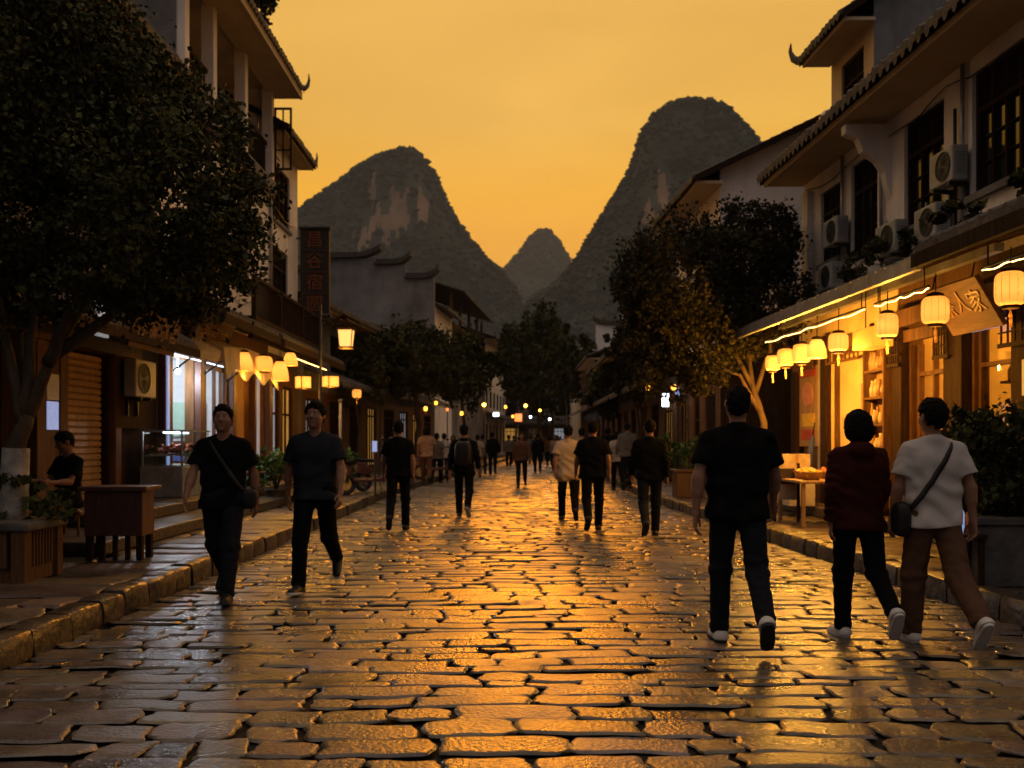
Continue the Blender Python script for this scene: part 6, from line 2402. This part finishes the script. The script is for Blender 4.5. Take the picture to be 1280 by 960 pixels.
def person(label, loc, turn, height, po, outfit, res=.012, group=None, hands=True):
    """outfit: dict of shirt / trousers / shoe / hair settings. Returns (root, shirt sdf, scale, pose)."""
    root = thing('person', label, 'person', loc, group)
    root.rotation_euler = (0, 0, R(turn))
    k = height / 1.75
    up = po.up[2]
    lo, hi = (-.6, -.75, -.05), (.6, .75, up + 1.82)

    def add(name, sdf, m, r, parent=root, lo=lo, hi=hi):
        V, F = polygonise(sdf, lo, hi, r)
        o = link(name, np_mesh(name, V * k, F, m), parent)
        return o
    body, torso = make_body_sdf(po)
    add('body', body, M['skin'], res)
    sh = make_shirt_sdf(po, outfit.get('long', False), outfit.get('hem', .86), outfit.get('loose', 1.0), outfit.get('seed', 1), outfit.get('hood', False))
    add(outfit.get('top', 'shirt'), sh, M[outfit['shirt']], max(res, .008))
    add('trousers', make_trouser_sdf(po, outfit.get('width', 1.0), outfit.get('seed', 1), outfit.get('short', 0)), M[outfit['trousers']], max(res, .008))
    hl, hh = po.hc - .2, po.hc + np.array([.2, .2, .32])
    hr = add('hair', make_hair_sdf(po, outfit.get('hair', 'short'), outfit.get('seed', 1)), M['hair'], min(res, .01) * .8 if res < .02 else res * .7, lo=hl, hi=hh)
    if outfit.get('face'):
        for sx in (-1, 1):
            c = po.hc + po.hr @ (np.array([sx * .031, .092, 1.65]) - (po.hc - po.up))
            e = MB().sphere((0, 0, 0), .0115 * k, 10)
            e.sphere(tuple(po.hr @ np.array([0, .0065 * k, 0])), .0062 * k, 8, m=1)
            oe = e.build('eye', [M['eye'], M['hair']], None, True)
            oe.parent = root
            oe.location = oe.location + Vector(c * k)
    for leg in po.leg:
        c = leg[2]
        so = add('shoe', make_shoe_sdf(leg), M[outfit.get('shoe', 'shoe_black')], min(res, .012) * .8, lo=c - .24, hi=c + .24)
        if res < .02:
            add('sole', make_shoe_sdf(leg, True), M[outfit.get('sole', 'rubber')], min(res, .012) * .7, parent=so, lo=c - .24, hi=c + .24)
    return root, sh, k, po


def strap_points(sh, po, sx, k, x1=.2, z1=.93, n=14, off=.006):
    """A closed strap from one shoulder across chest and back to the other hip, lying on the shirt."""
    up = po.up
    pts = []
    for side in (1, -1):
        row = []
        for i in range(n + 1):
            t = i / n
            x = sx * .105 * (1 - t) - sx * x1 * t
            z = 1.44 * (1 - t) + z1 * t + up[2]
            ys = np.linspace(.32, -.02, 120) * side
            P = np.stack([np.full(120, x), ys, np.full(120, z)], 1)
            d = sh(P)
            hit = np.nonzero(d < off)[0]
            y = ys[hit[0]] if len(hit) else 0.0
            row.append((x, y, z))
        pts += row if side == 1 else row[::-1]
    return [tuple(np.array(p) * k) for p in pts]


def shoulder_bag(label, root, sh, k, po, sx, size, turn, x1=.21, z1=.93, bag=True):
    b = thing('shoulder_bag', label, 'bag', tuple(root.location))
    b.rotation_euler = root.rotation_euler
    pts = strap_points(sh, po, sx, k, x1, z1)
    mb = MB()
    P = [Vector(p) for p in pts] + [Vector(pts[0])]
    w = .019 * k
    vs, fs = [], []
    n = len(P)
    for i, p in enumerate(P):
        d = (P[min(i + 1, n - 1)] - P[max(i - 1, 0)]).normalized()
        out = Vector((p.x * .6, p.y, 0))
        out = out.normalized() if out.length > 1e-5 else Vector((0, 0, 1))
        sd = d.cross(out).normalized()
        for s_, o_ in ((-1, -.002), (1, -.002), (1, .006), (-1, .006)):
            vs.append(tuple(p + sd * w * s_ + out * o_))
    for i in range(n - 1):
        for q in range(4):
            fs.append((i * 4 + q, i * 4 + (q + 1) % 4, (i + 1) * 4 + (q + 1) % 4, (i + 1) * 4 + q))
    mb.add(vs, fs)
    o = mb.build('strap', M['leather'], None, True)
    o.parent = b
    o.location = o.location
    if bag:
        c = np.array([-sx * (x1 + .035), 0.0, z1 - .07 + po.up[2]]) * k
        a, bb, h = size
        f = lambda Q: (np.abs((Q - c) / (np.array([a, bb, h]) * k)) ** 3.2).sum(1) ** (1 / 3.2) * .05 - .05
        V, F = polygonise(f, c - .25, c + .25, .01)
        link('pouch', np_mesh('pouch', V, F, M['leather']), b)
        mb = MB()
        mb.box(c[0] - sx * a * k * 1.0, c[0] - sx * a * k * 1.05, -bb * k * .8, bb * k * .8, c[2] + h * k * .2, c[2] + h * k * .28)
        o = mb.build('zip_flap', M['metal_dark'], None)
        o.parent = b
    return b
# ------------------------------------------------------------------ the people in the street
WK = 'people walking in the street'


def at(x, yfeet, z=0.0):
    Y = (EYE - z) * 1200 / (yfeet - 551)
    return ((x - 640) * Y / 1200, Y, z)


# two men walking towards the camera
p1 = Pose(legs=((20, 4), (-14, 38)), arms=((-16, 10, 13), (20, 16, 12)), head=(4, 4), foot=(8, -38), sh=1.04)
r1 = person('man in black T-shirt and dark jeans with a sling bag strap, walking towards the camera', at(279, 750), 182, 1.74, p1, dict(shirt='black_cloth', trousers='denim', hair='short', face=1, seed=3, loose=1.03), .0062)
shoulder_bag('thin dark sling strap across the chest of the man in black T-shirt and jeans', *r1, 1, (.07, .05, .09), 180, bag=True, x1=.19, z1=1.0)
p2 = Pose(legs=((-15, 42), (17, 4)), arms=((14, 14, 14), (-14, 10, 15)), head=(-5, 5), foot=(-42, 6), sh=1.05)
r2 = person('man in slate grey T-shirt and black trousers walking towards the camera', at(394, 739), 178, 1.77, p2, dict(shirt='navy_cloth', trousers='black_cloth', hair='full', face=1, seed=8, sole='shoe_white', loose=1.04), .0062)
# three seen from behind near the lantern shops
p3 = Pose(legs=((10, 3), (-16, 34)), arms=((-12, 10, 15), (16, 16, 13)), head=(3, 3), foot=(0, -45), sh=1.12)
r3 = person('broad man in black T-shirt and dark jeans seen from behind, nearest of all', at(922, 806), -3, 1.78, p3, dict(shirt='black_cloth', trousers='denim', shoe='shoe_white', sole='rubber', hair='crop', seed=5, loose=1.08), .006)
p4 = Pose(legs=((4, 2), (-14, 40)), arms=((-8, 14, 9), (10, 30, 10)), head=(8, 3), foot=(0, -50), sh=.9, slim=.94)
r4 = person('woman with bobbed hair in a maroon hooded jacket seen from behind', at(1072, 797), 2, 1.61, p4, dict(shirt='red_cloth', top='jacket', long=True, hood=True, trousers='black_cloth', shoe='shoe_white', sole='shoe_white', hair='bob', seed=9, loose=1.14, hem=.83), .006)
p5 = Pose(legs=((10, 3), (-20, 30)), arms=((4, 14, 13), (-10, 10, 14)), head=(6, 2), foot=(0, -46), sh=1.02)
r5 = person('man in white T-shirt and brown trousers with a black crossbody bag, seen from behind', at(1166, 806), 4, 1.68, p5, dict(shirt='white_cloth', trousers='brown_cloth', shoe='shoe_white', sole='shoe_white', hair='full', seed=12, loose=1.08, width=1.18), .006)
shoulder_bag('black crossbody bag on the hip of the man in the white T-shirt', *r5, 1, (.055, .085, .125), 4, x1=.2, z1=.98)
# middle distance, seen from behind
W1 = lambda **k: Pose(**{**dict(legs=((12, 3), (-14, 34)), arms=((-12, 10, 11), (14, 14, 11)), foot=(0, -45)), **k})
W2 = lambda **k: Pose(**{**dict(legs=((-15, 36), (13, 3)), arms=((14, 14, 12), (-12, 10, 11)), foot=(-45, 0)), **k})
r6 = person('slim man in black T-shirt and black trousers walking alone by the parked scooters', at(498, 663), 2, 1.72, W2(), dict(shirt='black_cloth', trousers='black_cloth', seed=2), .011, WK)
r7 = person('man in black with a backpack walking down the left middle of the street', at(580, 647), -2, 1.70, W1(sh=1.06), dict(shirt='black_cloth', trousers='black_cloth', long=True, seed=4, sole='shoe_white'), .011, WK)
bk = thing('backpack', 'dark backpack on the man walking down the middle', 'backpack', tuple(r7[0].location))
bk.rotation_euler = r7[0].rotation_euler
k7 = r7[2]
c = np.array([0, -.2, 1.22 + r7[3].up[2]])
V, F = polygonise(lambda Q: (np.abs((Q - c) / np.array([.16, .095, .23])) ** 3.5).sum(1) ** (1 / 3.5) * .1 - .1, c - .3, c + .3, .014)
link('pouch', np_mesh('pouch', V * k7, F, M['leather']), bk)
for sx in (-1, 1):
    mb = MB()
    mb.tube([tuple(np.array(q) * k7) for q in ((sx * .09, -.13, 1.42), (sx * .1, .0, 1.52), (sx * .11, .14, 1.38), (sx * .12, .15, 1.2), (sx * .16, 0, 1.05), (sx * .13, -.14, 1.03))], .018, 6)
    o = mb.build('strap', M['leather'], None, True)
    o.parent = bk
r8 = person('man in a long loose pale shirt and dark trousers beside the man in black polo', at(710, 651), 1, 1.68, W1(), dict(shirt='cream_cloth', trousers='black_cloth', seed=6, loose=1.2, hem=.74), .011, WK)
r9 = person('man in black polo shirt walking in front of the pale shirt', at(741, 664), -1, 1.72, W2(sh=1.05), dict(shirt='black_cloth', trousers='black_cloth', seed=7, loose=1.14), .011, WK)
r10 = person('man in long black shirt walking alone near the box planter', at(812, 671), -2, 1.72, W2(sh=1.02), dict(shirt='black_cloth', trousers='denim', long=True, seed=10, loose=1.06), .011, WK)
far = [
    (772, 613, 0, 1.68, 'cream_cloth', 'black_cloth', True, 'person in loose cream jacket and black trousers ahead of the man in long black shirt', 1),
    (784, 611, 4, 1.70, 'grey_cloth', 'black_cloth', True, 'person in grey top close beside the cream jacket', 2),
    (727, 622, 3, 1.72, 'tan_cloth', 'denim', True, 'person half hidden between the pale shirt and the black polo', 1),
    (652, 609, 178, 1.66, 'brown_cloth', 'denim', True, 'person in brown jacket coming up the middle of the street', 2),
    (672, 592, 0, 1.72, 'black_cloth', 'black_cloth', True, 'person in long black clothes walking at the middle of the street', 1),
    (616, 594, 0, 1.76, 'black_cloth', 'black_cloth', True, 'tall person in black near the parked bicycles and dark shops', 1),
    (533, 606, 2, 1.62, 'tan_cloth', 'brown_cloth', False, 'person in peach T-shirt and tan trousers in the strolling group', 1),
    (546, 604, -4, 1.66, 'grey_cloth', 'black_cloth', False, 'person in grey top at the middle of the strolling group', 2),
    (555, 602, 3, 1.66, 'white_cloth', 'black_cloth', False, 'person in white T-shirt and black trousers in the strolling group', 1),
    (566, 599, 170, 1.6, 'brown_cloth', 'tan_cloth', True, 'person in brown jacket at the far edge of the strolling group', 2),
    (597, 597, 0, 1.64, 'cream_cloth', 'tan_cloth', False, 'pale dressed person walking past the dark shop row', 2),
    (603, 594, 5, 1.66, 'grey_cloth', 'denim', True, 'person in grey walking past the dark shop row', 1),
    (687, 584, 0, 1.7, 'brown_cloth', 'black_cloth', True, 'distant person in brown under the small amber lamp', 1),
    (694, 589, 180, 1.68, 'tan_cloth', 'denim', False, 'distant person in tan by the edge of the pale shirt', 2),
    (664, 580, 0, 1.7, 'grey_cloth', 'black_cloth', True, 'distant person in grey in the far crowd', 1),
    (680, 578, 175, 1.66, 'black_cloth', 'denim', False, 'distant person in black in the far crowd', 2),
    (642, 581, 0, 1.7, 'denim', 'black_cloth', True, 'distant person in dark blue in the far crowd', 1),
    (700, 577, 3, 1.7, 'red_cloth', 'black_cloth', True, 'distant person in dark red in the far crowd', 2),
    (760, 596, 2, 1.7, 'black_cloth', 'black_cloth', True, 'person in black walking beyond the cream jacket', 1),
]
for i, (x, y, turn, h, sh_, trs, lg, lab, w) in enumerate(far):
    po = (W1 if w == 1 else W2)(sh=.96 + .03 * (i % 4), head=((i * 37) % 30 - 15, 2))
    pos = at(x, y)
    if not kerb_l(pos[1]) + .1 < pos[0] < kerb_r(pos[1]) - .1:
        pos = at(x, y, .17)
    person(lab, pos, turn, h, po, dict(shirt=sh_, trousers=trs, long=lg, seed=i, hair='short' if i % 3 else 'bob', loose=1.08), .017 if y > 600 else .021, WK)
tiny = [o for o in S.objects if o.name.startswith('person') and o.parent is None][-8:]
rg = random.Random(5)
for i, (x, y) in enumerate(((648, 574), (655, 571), (669, 573), (676, 570), (684, 573), (690, 571), (661, 569), (697, 572), (706, 574), (673, 568), (712, 580), (636, 585))):
    q = at(x, y)
    copy_tree(tiny[i % 8], (q[0], q[1], 0 if kerb_l(q[1]) < q[0] < kerb_r(q[1]) else .17), R(rg.choice((0, 180, 5, -6))), 'tiny faraway walker in the crowd at the end of the street')['group'] = 'faraway crowd'
# seated on the stool behind the desk
ps = Pose(legs=((84, 86), (80, 84)), arms=((28, 62, 6), (24, 70, 6)), head=(-20, -22), foot=(0, 0))
person('seated person in black with a pale sleeve patch behind the dark red desk', (-5.05, 10.93, .168 - .0), 150, 1.66, ps, dict(shirt='black_cloth', trousers='denim', seed=20, hair='full'), .01)
# soft evening air between here and the hills
mb = MB()
mb.box(-2400, 2400, -120, 3300, -1.2, 620)
hz = mb.build('haze', [bpy.data.materials.new('evening_air')])
hm = hz.data.materials[0]
hm.use_nodes = True
hm.node_tree.nodes.clear()
ho = hm.node_tree.nodes.new('ShaderNodeOutputMaterial')
pv = hm.node_tree.nodes.new('ShaderNodeVolumePrincipled')
pv.inputs['Color'].default_value = (.55, .66, .82, 1)
pv.inputs['Density'].default_value = .00017
pv.inputs['Anisotropy'].default_value = 0
hm.node_tree.links.new(pv.outputs[0], ho.inputs['Volume'])
tag(hz, 'soft hazy evening air over the street and hills', 'haze', kind='stuff')
